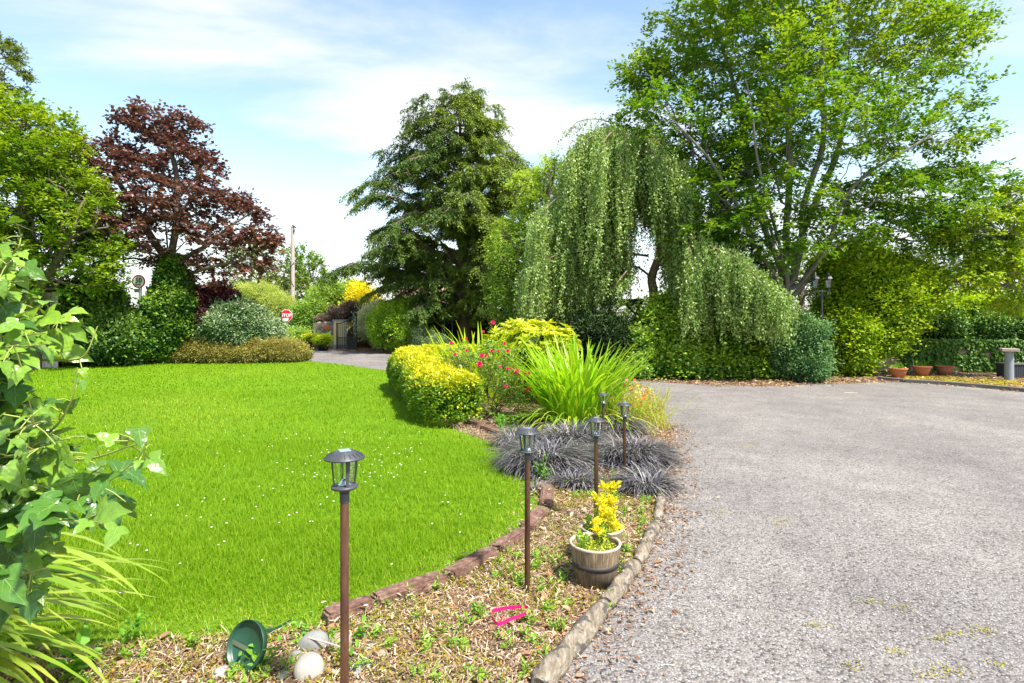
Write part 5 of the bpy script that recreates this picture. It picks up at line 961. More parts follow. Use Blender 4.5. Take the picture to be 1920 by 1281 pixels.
shrub('round_bush', [(742, 608, 52, 44, 25.8, 1.2), (765, 622, 40, 30, 25.6, 1.), (718, 618, 28, 28, 25.7, .8)], M_BOX, 'neat domed bright green bush on bare stems by the driveway', 'bush', .075, .045, 2.8, 141, .08, .06, 2.5, core=M_INNER, tipz=.45, out=.6, trunk=dtr)
shrub('wispy_shrub', [(795, 640, 22, 22, 24.5, .6), (820, 645, 22, 14, 24, .5)], M_VLAUR, 'wispy grey-green shrub right of the domed bush', 'shrub', .09, .03, 1.6, 142, .2, .3, 3, core=False)
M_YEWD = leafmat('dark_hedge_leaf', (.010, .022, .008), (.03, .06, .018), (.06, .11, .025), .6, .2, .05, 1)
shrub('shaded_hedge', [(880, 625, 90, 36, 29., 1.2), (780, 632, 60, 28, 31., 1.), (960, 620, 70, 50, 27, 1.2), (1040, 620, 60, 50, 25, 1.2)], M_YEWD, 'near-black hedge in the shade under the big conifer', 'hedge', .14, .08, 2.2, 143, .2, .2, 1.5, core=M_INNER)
for q, px in enumerate(range(-60, 1, 30)): pass
# distant tree belt to close the horizon, each its own tree
for q, (px, Y, rx, ry, lab) in enumerate([(700, 60, 60, 30, 'small far tree showing between willow and conifer'), (1210, 62, 40, 26, 'distant dark tree seen through the weeping birch'), (1610, 50, 70, 34, 'far dark tree behind the golden beech hedge'), (430, 55, 50, 40, 'far tree behind the pale willow')]):
    simple_tree('distant_tree', lab, px, Y, [(px, 590, rx, ry, Y, 4), (px+30, 600, rx, ry*.8, Y, 4), (px-40, 602, rx, ry*.7, Y, 4)], 200, M_OLIVE, 150+q, leaf=.3, wid=.2, m=3, k=7, Lt=.9, group='distant trees')
# ================================================================ WEEPING BIRCH
M_BIRCH = leafmat('birch_leaf', (.06, .135, .026), (.20, .34, .07), (.44, .56, .16), .38, .5, .28, 1.0)
M_BIRCHB = leafmat('young_birch_leaf', (.08, .18, .02), (.22, .37, .045), (.42, .55, .09), .42, .4, .38, .8)
Yw = 16.6; wb = W(1228, 650, Yw); wb[2] = 0; rg = R(201)
th = thing('weeping_birch', wb, 'weeping birch trailing curtains of small leaves on a twisted trunk', 'tree'); A = Acc(); B = Acc(); Yq = 14.2
trunk = [wb, W(1226, 560, Yw), W(1222, 520, Yw), W(1238, 470, Yw-.05), W(1232, 430, Yw), W(1212, 395, Yw), W(1204, 350, Yw), W(1190, 280, Yw), W(1175, 245, Yw)]
tube(B, bezpath(trunk, 6), np.linspace(.15, .05, 6*8+0*1), 9)
arches = []      # branch polylines the strands hang from, with strand lengths in metres and weight
def arch(pts, L0, L1, n, r=.035): arches.append((bezpath([W(*p) for p in pts], 8), L0, L1, n)); tube(B, arches[-1][0], np.linspace(r, .008, len(arches[-1][0])), 6)
for s in np.linspace(-1.7, 1.7, 9):
    d = (1-abs(s)/2.6); arch([(1185, 275, Yw), (1150, 245, Yw+s*.4), (1100, 262, Yw+s*.8), (1062, 310, Yw+s)], 1.8, 4.6*d+.8, 70)
    arch([(1190, 275, Yw), (1195, 250, Yw+s*.4), (1235, 268, Yw+s*.8), (1262, 320, Yw+s), (1280, 380, Yw+s)], 1.0, 3.3*d+.5, 60)
    arch([(1185, 270, Yw), (1165, 243, Yw+s*.5), (1135, 262, Yw+s), (1120, 330, Yw+s*1.2)], 1.8, 4.9*d+.4, 60)
    arch([(1190, 270, Yw), (1180, 246, Yw+s*.5), (1172, 262, Yw+s), (1165, 330, Yw+s*1.15)], 1.5, 4.6*d+.4, 46)
    arch([(1190, 270, Yw), (1205, 256, Yw+s*.5), (1228, 290, Yw+s), (1240, 350, Yw+s*1.1)], .8, 2.0*d+.4, 40)
for s in np.linspace(-1.5, 1.3, 6): arch([(1215, 480, Yw), (1130, 470, Yw+s*.4), (1040, 480, Yw+s), (985, 520, Yw+s)], .8, 2.3, 85); arch([(1205, 390, Yw), (1120, 350, Yw+s*.4), (1040, 375, Yw+s), (1010, 430, Yw+s)], .8, 2.7, 44)
for s in np.linspace(-1.8, .4, 6): arch([(1236, 480, Yw), (1290, 455, Yw-.8+s*.3), (1350, 470, Yq+.3+s*.5), (1420, 520, Yq+s*.5), (1470, 570, Yq-.1+s*.5)], .8, 2.9, 110)
for s in (-1.6, -1.1, -.6): arch([(1240, 450, Yw), (1270, 420, Yw+s*.5), (1295, 470, Yw+s-1), (1300, 520, Yw+s-1)], .8, 2.2, 80)
for s in (-1.5, -.8, 0): arch([(1222, 520, Yw), (1190, 500, Yw+s*.5), (1165, 520, Yw+s), (1150, 545, Yw+s)], .2, .7, 22)
for s in np.linspace(-1.3, 1.1, 5): arch([(1190, 262, Yw), (1202, 250, Yw+s*.5), (1216, 262, Yw+s), (1224, 300, Yw+s*1.1)], 2.0, 2.9, 34); arch([(1205, 300, Yw), (1240, 285, Yw-.5+s*.3), (1272, 320, Yw-1.1+s*.4), (1288, 370, Yw-1.3+s*.4)], 1.6, 3.4, 60, .02); arch([(1236, 470, Yw), (1262, 430, Yw-1), (1300, 440, Yq+.6+s*.4), (1350, 475, Yq+.3+s*.4)], 1.0, 2.6, 60, .02); arch([(1210, 395, Yw), (1235, 360, Yw+s*.5), (1265, 372, Yw+s), (1290, 420, Yw+s*1.1)], 1.0, 2.5, 46, .02)
arch([(1180, 250, Yw), (1130, 225, Yw), (1085, 228, Yw), (1065, 250, Yw)], .1, .5, 14, .015); 
SP = []; SD = []; ST = []
for (pl_, L0, L1, n) in arches:
    s = rg.uniform(.12, 1, n)**.8; p = pl_[(s*(len(pl_)-1)).astype(int)]+rg.normal(size=(n, 3))*np.array([.16, .16, .07]); out_ = nrm(pl_[-1]-pl_[0])
    clump = .5+.5*sines(p*np.array([1, 1, 0]), 5.5, 3); Ls = (L0+(L1-L0)*rg.uniform(.3, 1, n)*np.clip(clump+.35, .2, 1.1))*(.6+.4*s)
    Ls = Ls*rg.choice([.6, 1., 1.25], n); Ls = np.minimum(Ls, p[:, 2]-rg.uniform(.6, 1.9, n)**1.0-.35*(p[:, 0] > 5.0))
    for k in range(n):
        if Ls[k] < .1: continue
        px_ = 960+F*p[k, 0]/p[k, 1]; py_ = HOR-(p[k, 2]-CAMH)*F/p[k, 1]
        if 1200 < px_ < 1222 and py_ < 560: Ls[k] = min(Ls[k], max(.1, (p[k, 2]-(CAMH+(600-428)/F*16.6))))   # the gap beside the trunk
        m = max(3, int(Ls[k]/.045)); u = np.linspace(0, 1, m); sw = rg.normal(size=2)*.05; q = p[k]+np.stack([out_[0]*.18*np.sqrt(u)+sw[0]*u**2*Ls[k]+.03*np.sin(u*9+k), out_[1]*.18*np.sqrt(u)+sw[1]*u**2*Ls[k]+.03*np.cos(u*8+k), -Ls[k]*u], -1)
        SP.append(q); SD.append(np.tile(clump[k], m))
        if k % 3 == 0: tube(B, q[::3] if m > 6 else q, .004, 3, cap=False)
SP = np.concatenate(SP); cl_ = np.concatenate(SD); n = len(SP)
for rep in range(3):
    P = SP+rg.normal(size=SP.shape)*.035; D = nrm(rg.normal(size=(n, 3))*.6+np.array([0, 0, -.8])); U = nrm(rg.normal(size=(n, 3))+np.array([.2, -.5, .5])); leaves(A, P, D, U, .068*rg.uniform(.7, 1.2, n), .046*rg.uniform(.7, 1.2, n), T_DIA, t=np.clip(cl_*.7+rg.uniform(-.3, .3, n), 0, 1))
A.build('crown', M_BIRCH, th); B.build('trunk', M_YEWBARK, th)
simple_tree('young_birch', 'light green birch filling the gap left of the weeping birch', 1010, 20.5, [(1000, 380, 42, 70, 20.5, 1.5), (1030, 320, 24, 30, 20.5, .9), (975, 470, 52, 70, 20.2, 1.7), (1040, 450, 60, 90, 20.6, 1.6), (990, 555, 60, 60, 20, 1.7), (950, 520, 26, 30, 20, 1), (1070, 560, 70, 60, 20.6, 1.5)], 950, M_BIRCHB, 203, leaf=.09, wid=.06, m=7, k=12, Lt=.5, droop=.6, tf=outer_t(4, 6))
# dark conifer behind the beech
Yd = 21.; db = W(1350, 650, Yd); db[2] = 0
tree('dark_cypress', 'very dark conifer in the shade behind the beech', 'tree', db, [[db, W(1350, 500, Yd), W(1345, 300, Yd)]], [(1320, 290, 50, 50, Yd, 1.4), (1400, 330, 60, 60, Yd, 1.5), (1345, 320, 40, 60, Yd, 1.4), (1350, 400, 62, 60, Yd, 1.6), (1360, 480, 75, 60, Yd, 1.7), (1400, 520, 60, 50, Yd, 1.5), (1300, 520, 50, 60, Yd, 1.4)], 360, M_YEWD, M_BARK, 205, m=5, k=12, Lt=.5, leaf=.16, wid=.07, droop=.3, r0=.02, shell=.4, step=.5)
# ================================================================ HEDGES ON THE RIGHT
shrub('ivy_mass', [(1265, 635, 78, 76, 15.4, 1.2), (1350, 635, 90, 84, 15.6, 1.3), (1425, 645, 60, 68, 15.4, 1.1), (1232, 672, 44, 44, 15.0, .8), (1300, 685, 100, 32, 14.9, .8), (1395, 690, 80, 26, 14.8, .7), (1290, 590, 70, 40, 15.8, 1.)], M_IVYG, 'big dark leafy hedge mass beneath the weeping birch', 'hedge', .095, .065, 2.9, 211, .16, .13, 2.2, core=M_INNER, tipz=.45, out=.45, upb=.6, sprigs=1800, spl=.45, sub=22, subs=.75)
M_JUN = leafmat('juniper_needles', (.04, .12, .035), (.13, .26, .085), (.26, .42, .14), .6, .2, .1, 1.5)
shrub('juniper', [(1520, 650, 26, 55, 14.0, .6), (1498, 640, 24, 55, 14.2, .6), (1505, 685, 32, 28, 13.9, .6), (1470, 660, 24, 46, 14.2, .5)], M_JUN, 'blue-green juniper left of the twin lamp post', 'shrub', .07, .026, 3.0, 213, .14, .36, 6, core=M_INNER, tipz=.35, out=1.0)
M_GOLDB = leafmat('golden_beech_leaf', (.09, .21, .006), (.30, .46, .012), (.56, .66, .03), .42, .4, .36, .9)
shrub('beech_hedge', [(1640, 575, 78, 72, 15.9, 1.3), (1590, 640, 44, 62, 15.4, .9), (1690, 540, 52, 50, 16.1, 1.2), (1600, 520, 66, 56, 16.2, 1.3), (1740, 525, 22, 18, 16, .6), (1640, 625, 46, 46, 15.6, .9), (1570, 600, 34, 80, 16, .8)], M_GOLDB, 'golden yellow-green beech hedge behind the terracotta pots', 'hedge', .085, .055, 2.7, 215, .2, .14, 2.2, core=M_INNER, tipz=.25, out=.6, upb=.9, sprigs=1800, spl=.5, sub=22, subs=.75)
shrub('ivy_hedge', [(1760, 622, 70, 52, 17.9, 1.), (1850, 625, 80, 50, 17.7, 1.), (1950, 627, 80, 55, 17.3, 1.), (2060, 627, 90, 60, 16.9, 1.)], M_LAUREL, 'dark mixed hedge above the low wall at the right', 'hedge', .085, .05, 2.8, 217, .16, .14, 2.6, core=M_INNER, tipz=.2, out=.5, sprigs=260, spl=.4)
shrub('lime_hedge_top', [(1750, 580, 52, 24, 18.2, .9), (1830, 575, 70, 22, 18.2, .9), (1930, 585, 80, 24, 18, .9)], M_GOLDB, 'lime green growth topping the dark right hand hedge', 'hedge', .10, .06, 2.4, 218, .16, .2, 2.6, core=M_INNER, tipz=.2, sprigs=160, spl=.4)
simple_tree('background_tree', 'mid green tree filling the gaps behind the lower stems of the tall beech', 1500, 25., [(1480, 500, 60, 50, 25, 1.6), (1540, 540, 60, 50, 25, 1.6), (1430, 560, 50, 50, 25, 1.4)], 260, M_GREEN, 229, leaf=.13, wid=.09, m=5, k=9)
simple_tree('backdrop_tree', 'dark green tree behind the right hedge, left one', 1735, 28., [(1735, 500, 60, 50, 28, 2.2), (1700, 540, 60, 50, 28, 2), (1790, 520, 50, 40, 28, 2)], 300, M_LAUREL, 221, group='dark trees behind the right hedge', leaf=.14, wid=.08, m=4, k=9)
simple_tree('backdrop_tree', 'dark green tree behind the right hedge, right one', 1860, 27., [(1860, 450, 80, 60, 27, 2.4), (1830, 530, 70, 50, 27, 2), (1950, 480, 80, 80, 27, 2)], 420, M_LAUREL, 222, group='dark trees behind the right hedge', leaf=.14, wid=.08, m=4, k=9)
M_LIMEG = leafmat('fresh_leaf', (.09, .20, .012), (.24, .40, .02), (.46, .56, .03), .42, .45, .4, .9)
# overhanging tree at the right edge
Yr = 14.6; rb = W(2080, 700, Yr); rb[2] = 0
tree('overhanging_tree', 'leafy light green branches reaching in from the right edge', 'tree', rb, [[rb, W(2080, 560, Yr), W(2060, 420, Yr), W(2050, 300, Yr)], S((2075, 520, Yr), (1980, 470, Yr), (1870, 440, Yr)), S((2075, 560, Yr), (1980, 540, Yr-.1), (1890, 540, Yr))],
     [(1880, 425, 46, 40, Yr, .7), (1830, 405, 40, 20, Yr, .5), (1800, 440, 40, 24, Yr+.3, .5), (1850, 470, 50, 36, Yr+.2, .6), (1900, 500, 60, 46, Yr, .8), (1850, 520, 40, 30, Yr, .6), (1950, 450, 36, 60, Yr, .6), (1910, 560, 40, 24, Yr, .6), (2000, 330, 40, 40, Yr, .6), (1900, 370, 30, 18, Yr, .4)], 560, M_LIMEG, M_BEECHBARK, 225, m=4, k=7, Lt=.3, leaf=.12, wid=.055, wob=.5, r0=.008, step=.22, shell=.5, T=T_LEAF, tfun=lambda P, rg: rg.uniform(.1, .9, len(P)), rmax=.12, zmin=1, droop=.2)
shrub('shaded_bush', [(1110, 630, 55, 45, 15.6, 1.), (1150, 640, 42, 40, 15.4, .9), (1070, 640, 40, 35, 15.8, .8)], M_YEWD, 'dark round bush in the shade below the pergola', 'bush', .09, .05, 2.4, 227, .16, .16, 2.5, core=M_INNER, tipz=.3)
shrub('bright_creeper', [(1205, 650, 26, 34, 14.8, .5), (1195, 690, 26, 24, 14.4, .5)], M_MIDG, 'fresh green creeper at the left end of the leafy hedge mass', 'creeper', .08, .06, 2.2, 228, .14, .2, 3, core=M_INNER, tipz=.2)
# ================================================================ BUILT THINGS
def text_acc(a, txt, c, h, mat, rot=None, bold=.0, ext=.003):
    cu = bpy.data.curves.new('t', 'FONT'); cu.body = txt; cu.size = h; cu.align_x = 'CENTER'; cu.align_y = 'CENTER'; cu.extrude = ext; cu.offset = bold
    o = bpy.data.objects.new('t', cu); C.objects.link(o); dg = bpy.context.evaluated_depsgraph_get(); me = bpy.data.meshes.new_from_object(o.evaluated_get(dg)); bm = bmesh.new(); bm.from_mesh(me)
    bm.transform(Matrix.Translation(Vector([float(q) for q in c])) @ (Matrix.Rotation(math.pi/2, 4, 'X') if rot is None else rot.to_4x4())); from_bm(a, bm, 0, mat); bpy.data.objects.remove(o); bpy.data.curves.remove(cu); bpy.data.meshes.remove(me)
M_RED = plain('sign_red', (.55, .012, .03), .45, var=.12); M_WHITE = plain('sign_white', (.78, .78, .74), .45, var=.08); M_BLK = plain('sign_black', (.02, .02, .02), .5); M_GALV = plain('galvanised_post', (.42, .46, .47), .45, .6, .2, 20)
def disc(a, c, r, th_, k=40, mat=0, rot=0.):   # faces the camera (-Y)
    an = np.linspace(0, 2*np.pi, k, endpoint=False)+rot; f = np.stack([r*np.cos(an), np.full(k, -th_/2), r*np.sin(an)], -1); b_ = f+np.array([0, th_, 0]); V = np.concatenate([f, b_])+c
    a.add(V, np.arange(k)[None], 0, mat); a.add(V, (np.arange(k)+k)[None, ::-1], 0, mat); j = np.arange(k); a.add(V, np.stack([j, j+k, (j+1) % k+k, (j+1) % k], -1), 0, mat)
c = W(260, 528, 18.75); th = thing('speed_limit_sign', (c[0], c[1], 0), 'round red-rimmed 50 speed limit sign in front of the ivy', 'road sign'); a = Acc(); r = .220
disc(a, c, r, .012, 48, 0); disc(a, c+np.array([0, -.008, 0]), r*.80, .006, 48, 1); sf = a.build('sign_face', [M_RED, M_WHITE], th)
a = Acc(); text_acc(a, '5', c+np.array([-.058, -.014, .026]), .21, 0, bold=.006); text_acc(a, '0', c+np.array([.062, -.014, .026]), .21, 0, bold=.006); text_acc(a, 'km/h', c+np.array([0, -.014, -.098]), .08, 0, bold=.002); a.build('lettering', M_BLK, sf)
a = Acc(); tube(a, [(c[0]+.03, c[1]+.04, 0), (c[0]+.03, c[1]+.04, c[2]+.1)], .05, 14); a.build('post', M_GALV, th); a = Acc(); box(a, c+np.array([-.02, .0, -.30]), (.24, .03, .12), bev=.008); a.build('bracket_plate', M_GALV, th)
c = W(537, 592, 30.5); th = thing('stop_sign', (c[0], c[1], 0), 'red octagonal STOP sign beyond the gateway', 'road sign'); r = .345; a = Acc(); disc(a, c, r, .02, 8, 1, math.pi/8); disc(a, c+np.array([0, -.012, 0]), r*.93, .01, 8, 0, math.pi/8); sf = a.build('sign_face', [M_RED, M_WHITE], th)
a = Acc(); text_acc(a, 'STOP', c+np.array([0, -.022, .015]), .235, 0, bold=.006); a.build('lettering', M_WHITE, sf); a = Acc()
pts = np.array([(-.20, -.17), (-.10, -.13), (.0, -.14), (.10, -.10), (.13, -.16), (.09, -.27), (-.05, -.31), (-.12, -.29)]); V = c+np.stack([pts[:, 0], np.full(8, -.02), pts[:, 1]], -1); V2 = V+np.array([0, -.004, 0]); a.add(np.concatenate([V, V2]), np.arange(8)[None]+8); j = np.arange(8); a.add(np.concatenate([V, V2]), np.stack([j, (j+1) % 8, (j+1) % 8+8, j+8], -1)); a.build('pale_patch', M_WHITE, sf)
a = Acc(); tube(a, [(c[0]+.03, c[1]+.06, 0), (c[0]+.03, c[1]+.06, c[2]+.2)], .045, 12); a.build('post', M_GALV, th)
# utility pole and wires
c = W(549, 560, 36.); c[2] = 0; zt = W(549, 425, 36.)[2]; th = thing('utility_pole', c, 'tall weathered timber utility pole beyond the gateway', 'utility pole'); a = Acc(); tube(a, [c, c+np.array([0, 0, zt/2]), c+np.array([0, 0, zt])], [.14, .125, .105], 14); a.build('pole', plain('pole_timber', (.42, .36, .31), .8, var=.3), th)
a = Acc(); box(a, c+np.array([.14, -.1, zt-.02]), (.30, .08, .07), rot=Matrix.Rotation(.7, 3, 'Y')); tube(a, [c+np.array([.12, -.1, zt-.35]), c+np.array([.12, -.1, zt-.2])], .05, 8); a.build('insulator', plain('dark_fitting', (.06, .05, .05), .5), th)
a = Acc(); z1 = W(549, 493, 36.)[2]; tube(a, bezpath([c+np.array([.12, -.12, z1]), c+np.array([-.1, -.14, z1-.35]), c+np.array([-.06, -.14, z1-1.1]), c+np.array([.1, -.12, z1-1.5])], 8), .018, 6); a.build('cable_loop', M_BLK, th)
a = Acc(); p0 = c+np.array([.1, -.1, z1]); p1 = np.array([22., 55., z1+1]); s = np.linspace(0, 1, 30)[:, None]; wl = p0+(p1-p0)*s; wl[:, 2] -= (4*s*(1-s))[:, 0]*.8; tube(a, wl, .018, 5); tag(a.build('overhead_wire', M_BLK, loc=p0), 'single black cable running right from the utility pole', 'wire')
a = Acc(); p0 = np.array([10.5, 22., 5.15]); p1 = np.array([26., 22.5, 5.3]); wl = p0+(p1-p0)*s; wl[:, 2] -= (4*s*(1-s))[:, 0]*.3; tube(a, wl, .02, 5); tag(a.build('overhead_wire', M_BLK, loc=p0), 'black cable crossing the sky behind the right hand trees', 'wire')
# gate wall, pillar, gates
def stonemat():
    b = NB('rubble_stone'); v = b.n('ShaderNodeTexVoronoi'); v.inputs['Scale'].default_value = 4.5; b.l(b.coord((1, 1, 1.6)), v.inputs['Vector']); sp = b.n('ShaderNodeSeparateColor'); b.l(v.outputs['Color'], sp.inputs[0]); n = b.noise(20, 5, .7)
    c = b.ramp(sp.outputs[0], [(0, (.13, .11, .09)), (.5, (.26, .22, .17)), (1, (.38, .33, .27))]); c = b.mix(b.ramp(v.outputs['Distance'], [(.3, (0, 0, 0)), (.6, (.8, .8, .8))]), c, (.08, .07, .055)); c = b.mix(.4, c, b.ramp(n, [(.3, (.08, .07, .05)), (.7, (.4, .36, .28))]))
    return b.done(b.pbr(c, .9, nrmal=b.bump(n, .03, 1)))
M_STONE = stonemat(); M_CREAM = plain('cream_render', (.78, .62, .34), .8, var=.15, scale=6, bump=.3); M_COPE = plain('grey_coping', (.30, .31, .31), .8, var=.3); M_IRON = plain('black_iron', (.02, .03, .03), .45, .4, .3)
Yp = 29.3; th = thing('stone_wall', W(608, 655, Yp)*np.array([1, 1, 0]), 'rubble stone gate wall with an orange house plaque', 'wall'); a = Acc(); rgx = R(5)
xs = np.linspace(587, 631, 12); V = []; 
for x in xs: zt_ = W(x, 606+1.6*math.sin(x)-(x-587)*.04, Yp)[2]; q = W(x, 600, Yp); dy = -.004*(x-587); V += [(q[0], q[1]+dy, 0), (q[0], q[1]+dy, zt_), (q[0], q[1]+.45+dy, zt_+.03), (q[0], q[1]+.45+dy, 0)]
a.add(V, [[4*i+j, 4*i+4+j, 4*i+4+(j+1) % 4, 4*i+(j+1) % 4] for i in range(11) for j in range(3)]+[[0, 1, 2, 3], [47, 46, 45, 44]]); a.build('masonry', M_STONE, th)
a = Acc(); box(a, W(613, 614, Yp-.14), (.30, .03, .22), bev=.004); a.build('plaque', plain('terracotta_plaque', (.50, .13, .04), .6, var=.35, scale=30), th)
th = thing('gate_pillar', W(640, 655, Yp-.3)*np.array([1, 1, 0]), 'cream rendered gate pillar with a grey cap', 'pillar'); a = Acc(); q = W(638, 600, Yp-.1); ht = W(638, 602, Yp-.3)[2]; box(a, (q[0], q[1], ht/2), (.54, .5, ht), bev=.01); a.build('shaft', M_CREAM, th); a = Acc(); box(a, (q[0], q[1], .12), (.57, .53, .24), bev=.01); a.build('plinth', M_COPE, th)
a = Acc(); box(a, (q[0], q[1], ht+.035), (.66, .62, .07), bev=.015); a.build('cap_stone', M_COPE, th)
b = NB('wire_mesh'); tp = b.n('ShaderNodeBsdfTransparent'); ms = b.n('ShaderNodeMixShader'); ms.inputs[0].default_value = .75; b.l(b.pbr((.06, .08, .075), .6), ms.inputs[1]); b.l(tp.outputs[0], ms.inputs[2]); M_MESH = b.done(ms.outputs[0])
def gate(name, px0, px1, Yg0, Yg1, top0, top1, bot, n, lab, solid):
    p0 = W(px0, bot, Yg0); p1 = W(px1, bot, Yg1); p0[2] = p1[2] = .06; t0 = W(px0, top0, Yg0)[2]; t1_ = W(px1, top1, Yg1)[2]; th = thing(name, (p0+p1)/2*np.array([1, 1, 0]), lab, 'gate', 'iron driveway gates'); 
    ztop = lambda s: t0+(t1_-t0)*(s**1.7)
    a = Acc()
    for i in (0, 1): pp = (p0, p1)[i]; box(a, (pp[0], pp[1], (ztop(i)+.05)/2), (.06, .06, ztop(i)+.05))
    ss = np.linspace(0, 1, 14); tp_ = np.array([p0+(p1-p0)*s for s in ss]); tp_[:, 2] = [ztop(s) for s in ss]; tube(a, tp_, .024, 6)
    lo = tp_.copy(); lo[:, 2] = .10; tube(a, lo, .024, 6); mi = tp_.copy(); mi[:, 2] = .62; tube(a, mi, .018, 6); a.build('frame', M_IRON, th)
    for s in np.linspace(0, 1, n+2)[1:-1]: a = Acc(); q = p0+(p1-p0)*s; tube(a, [(q[0], q[1], .1), (q[0], q[1], ztop(s)+.0)], .013, 6); a.build('bar', M_IRON, th)
    if solid:
        a = Acc(); d = p1-p0; ang = math.atan2(d[1], d[0]); box(a, ((p0+p1)/2)*np.array([1, 1, 0])+np.array([0, 0, .36]), (np.linalg.norm(d[:2])*.97, .008, .48), ang); a.build('mesh_panel', M_MESH, th)
gate('iron_gate', 632, 668, 28.7, 27.6, 607, 589, 655, 9, 'right iron gate leaf with sloping top, swung open at the pillar', True)
gate('iron_gate', 508, 527, 29.5, 30.0, 606, 587, 650, 6, 'left iron gate leaf mostly hidden behind green shrubs', False)
# lantern on the wall
c = W(664, 592, 30.2)
M_RUST = leafmat('rusty_foliage', (.16, .07, .03), (.38, .20, .09), None, .7, .2, .15, 1.5)
shrub('rusty_shrub', [(690, 628, 24, 26, 31.5, .8), (672, 636, 20, 22, 31.8, .7)], M_RUST, 'rust-brown shrub seen through the bars of the open gate', 'shrub', .09, .04, 2.2, 144, .12, .2, 3, core=M_INNER)
# potted shrubs by the gate
for (px, py, Y, rx, ry, w_, lab) in [(579, 656, 28.6, 12, 10, .42, 'left smaller black pot with a yellow-green shrub by the gate wall'), (606, 658, 27.8, 17, 11, .56, 'right larger black pot with a lime shrub by the gate wall')]:
    c = W(px, 655, Y); c[2] = 0; th = thing('potted_shrub', c, lab, 'potted plant', 'potted shrubs by the gate'); a = Acc(); h = .34; lathe(a, [(0, .01), (w_*.42, .01), (w_*.5, h*.9), (w_*.53, h*.9), (w_*.53, h), (w_*.46, h), (w_*.45, h-.05), (0, h-.05)], c, 26); a.build('pot', plain('black_pot', (.018, .018, .02), .5), th)
    o = shrub('foliage', None, M_AUC if px < 590 else M_GOLDB, None, None, .075, .045, 2.8, int(px), .07, .12, 4, world=[(c+np.array([0, 0, h+.20]), np.array([rx/F*Y, rx/F*Y*.9, ry/F*Y]))], core=M_INNER, tipz=.6, sub=5); o.parent = th; o.location = (0, 0, 0)
# terracotta pots
M_TERRA = plain('terracotta', (.42, .14, .07), .8, var=.22, scale=10, bump=.3)
for i, (px, py, rx, lab) in enumerate([(1684, 710, 15.5, 'left terracotta pot, with short green plants, on the moss strip'), (1729, 706, 15.5, 'middle terracotta pot with grassy tufts, on the moss strip'), (1771, 703, 15, 'right terracotta pot, straight-sided and nearly empty')]):
    Y = CAMH*F/(py-HOR); c = G(px, py); k = rx/F*Y; h = k*1.28 if i < 2 else k*1.12; th = thing('terracotta_pot', c, lab, 'flower pot', 'terracotta pots by the hedge'); a = Acc()
    lathe(a, [(0, .01), (k*(.55 if i < 2 else .74), .01), (k*(.84 if i < 2 else .88), h*.62), (k*.93, h*.8), (k*.94, h*.84)], c, 32); lathe(a, [(k*.94, h*.84), (k*1.0, h*.86), (k*1.03, h*.97), (k*1.0, h), (k*.9, h), (k*.88, h*.9), (0, h*.88)], c, 32); a.build('pot', M_TERRA, th)
    a = Acc(); rg = R(300+i); n = (26, 40, 5)[i]; P = c+np.stack([rg.normal(size=n)*k*.35, rg.normal(size=n)*k*.3, np.full(n, h*.9)], -1)
    if i == 0: twigs(a, P, np.tile([0, 0, 1.], (n, 1)), rg, 1, 6, .14, .06, .03, wob=.5)
    else: ribbons(a, P, rg.uniform(0, 6.28, n), 1.4, .9, rg.uniform(.1, .3 if i == 1 else .22, n), .012, 4)
    a.build('plants', M_WEED, th)
# birdbath pedestal
Y = CAMH*F/(712-HOR)*.99; c = W(1892, 600, Y); c[2] = 0; hh = W(1892, 654, Y)[2]; th = thing('stone_pedestal', c, 'grey concrete pedestal with a flat slab top at the right', 'pedestal'); a = Acc(); lathe(a, [(.100, 0), (.098, .05), (.092, hh-.08), (.096, hh-.06)], c, 20); lathe(a, [(0, .005), (.1, .005)], c, 20); a.build('column', plain('blue_grey_concrete', (.24, .265, .30), .8, var=.2, scale=9, bump=.5), th)
a = Acc(); box(a, c+np.array([0, 0, hh-.03]), (.34, .34, .075), -.5, bev=.012); a.build('slab', plain('slab_stone', (.34, .28, .23), .85, var=.3, scale=9, bump=.5), th)
c = G(1925, 712)+np.array([.62, .25, 0]); th = thing('dark_trough', c, 'low dark ribbed trough behind the pedestal', 'trough'); a = Acc(); box(a, c+np.array([0, .3, .17]), (1.5, .34, .34), -.05, bev=.01)
for i in range(34): box(a, c+np.array([-.72+i*.0437, .3-.172+i*.0437*-.05+.036, .17]), (.016, .012, .30), -.05)
a.build('body', plain('dark_ribbed_plastic', (.035, .04, .05), .6), th); a = Acc(); box(a, c+np.array([0, .3, .355]), (1.56, .40, .035), -.05, bev=.008); a.build('rim', plain('grey_rim', (.09, .09, .09), .7), th)
# low wall behind the pots, ivy on it
wp = [W(1625, 700, 16.7), W(1700, 700, 16.6), W(1800, 700, 16.4), W(1900, 700, 16.1), W(2050, 700, 15.7)]
a = Acc(); 
for i in range(4):
    p, q = wp[i]*np.array([1, 1, 0]), wp[i+1]*np.array([1, 1, 0]); d = q-p; L0 = np.linalg.norm(d); box(a, (p+q)/2+np.array([0, .1, .45]), (L0*.998, .24, .90), math.atan2(d[1], d[0]))
def blockmat():
    b = NB('sandy_blocks'); br = b.n('ShaderNodeTexBrick'); br.inputs['Scale'].default_value = 3; b.l(b.coord((1, 1, 1)), br.inputs['Vector']); n = b.noise(9, 5, .7)
    return b.done(b.pbr(b.ramp(n, [(.3, (.24, .17, .10)), (.7, (.55, .42, .28))]), .9, nrmal=b.bump(n, .02, 1)))
tag(a.build('garden_wall', blockmat(), loc=wp[1]*np.array([1, 1, 0])), 'low sandy block wall half hidden by ivy behind the pots', 'wall')
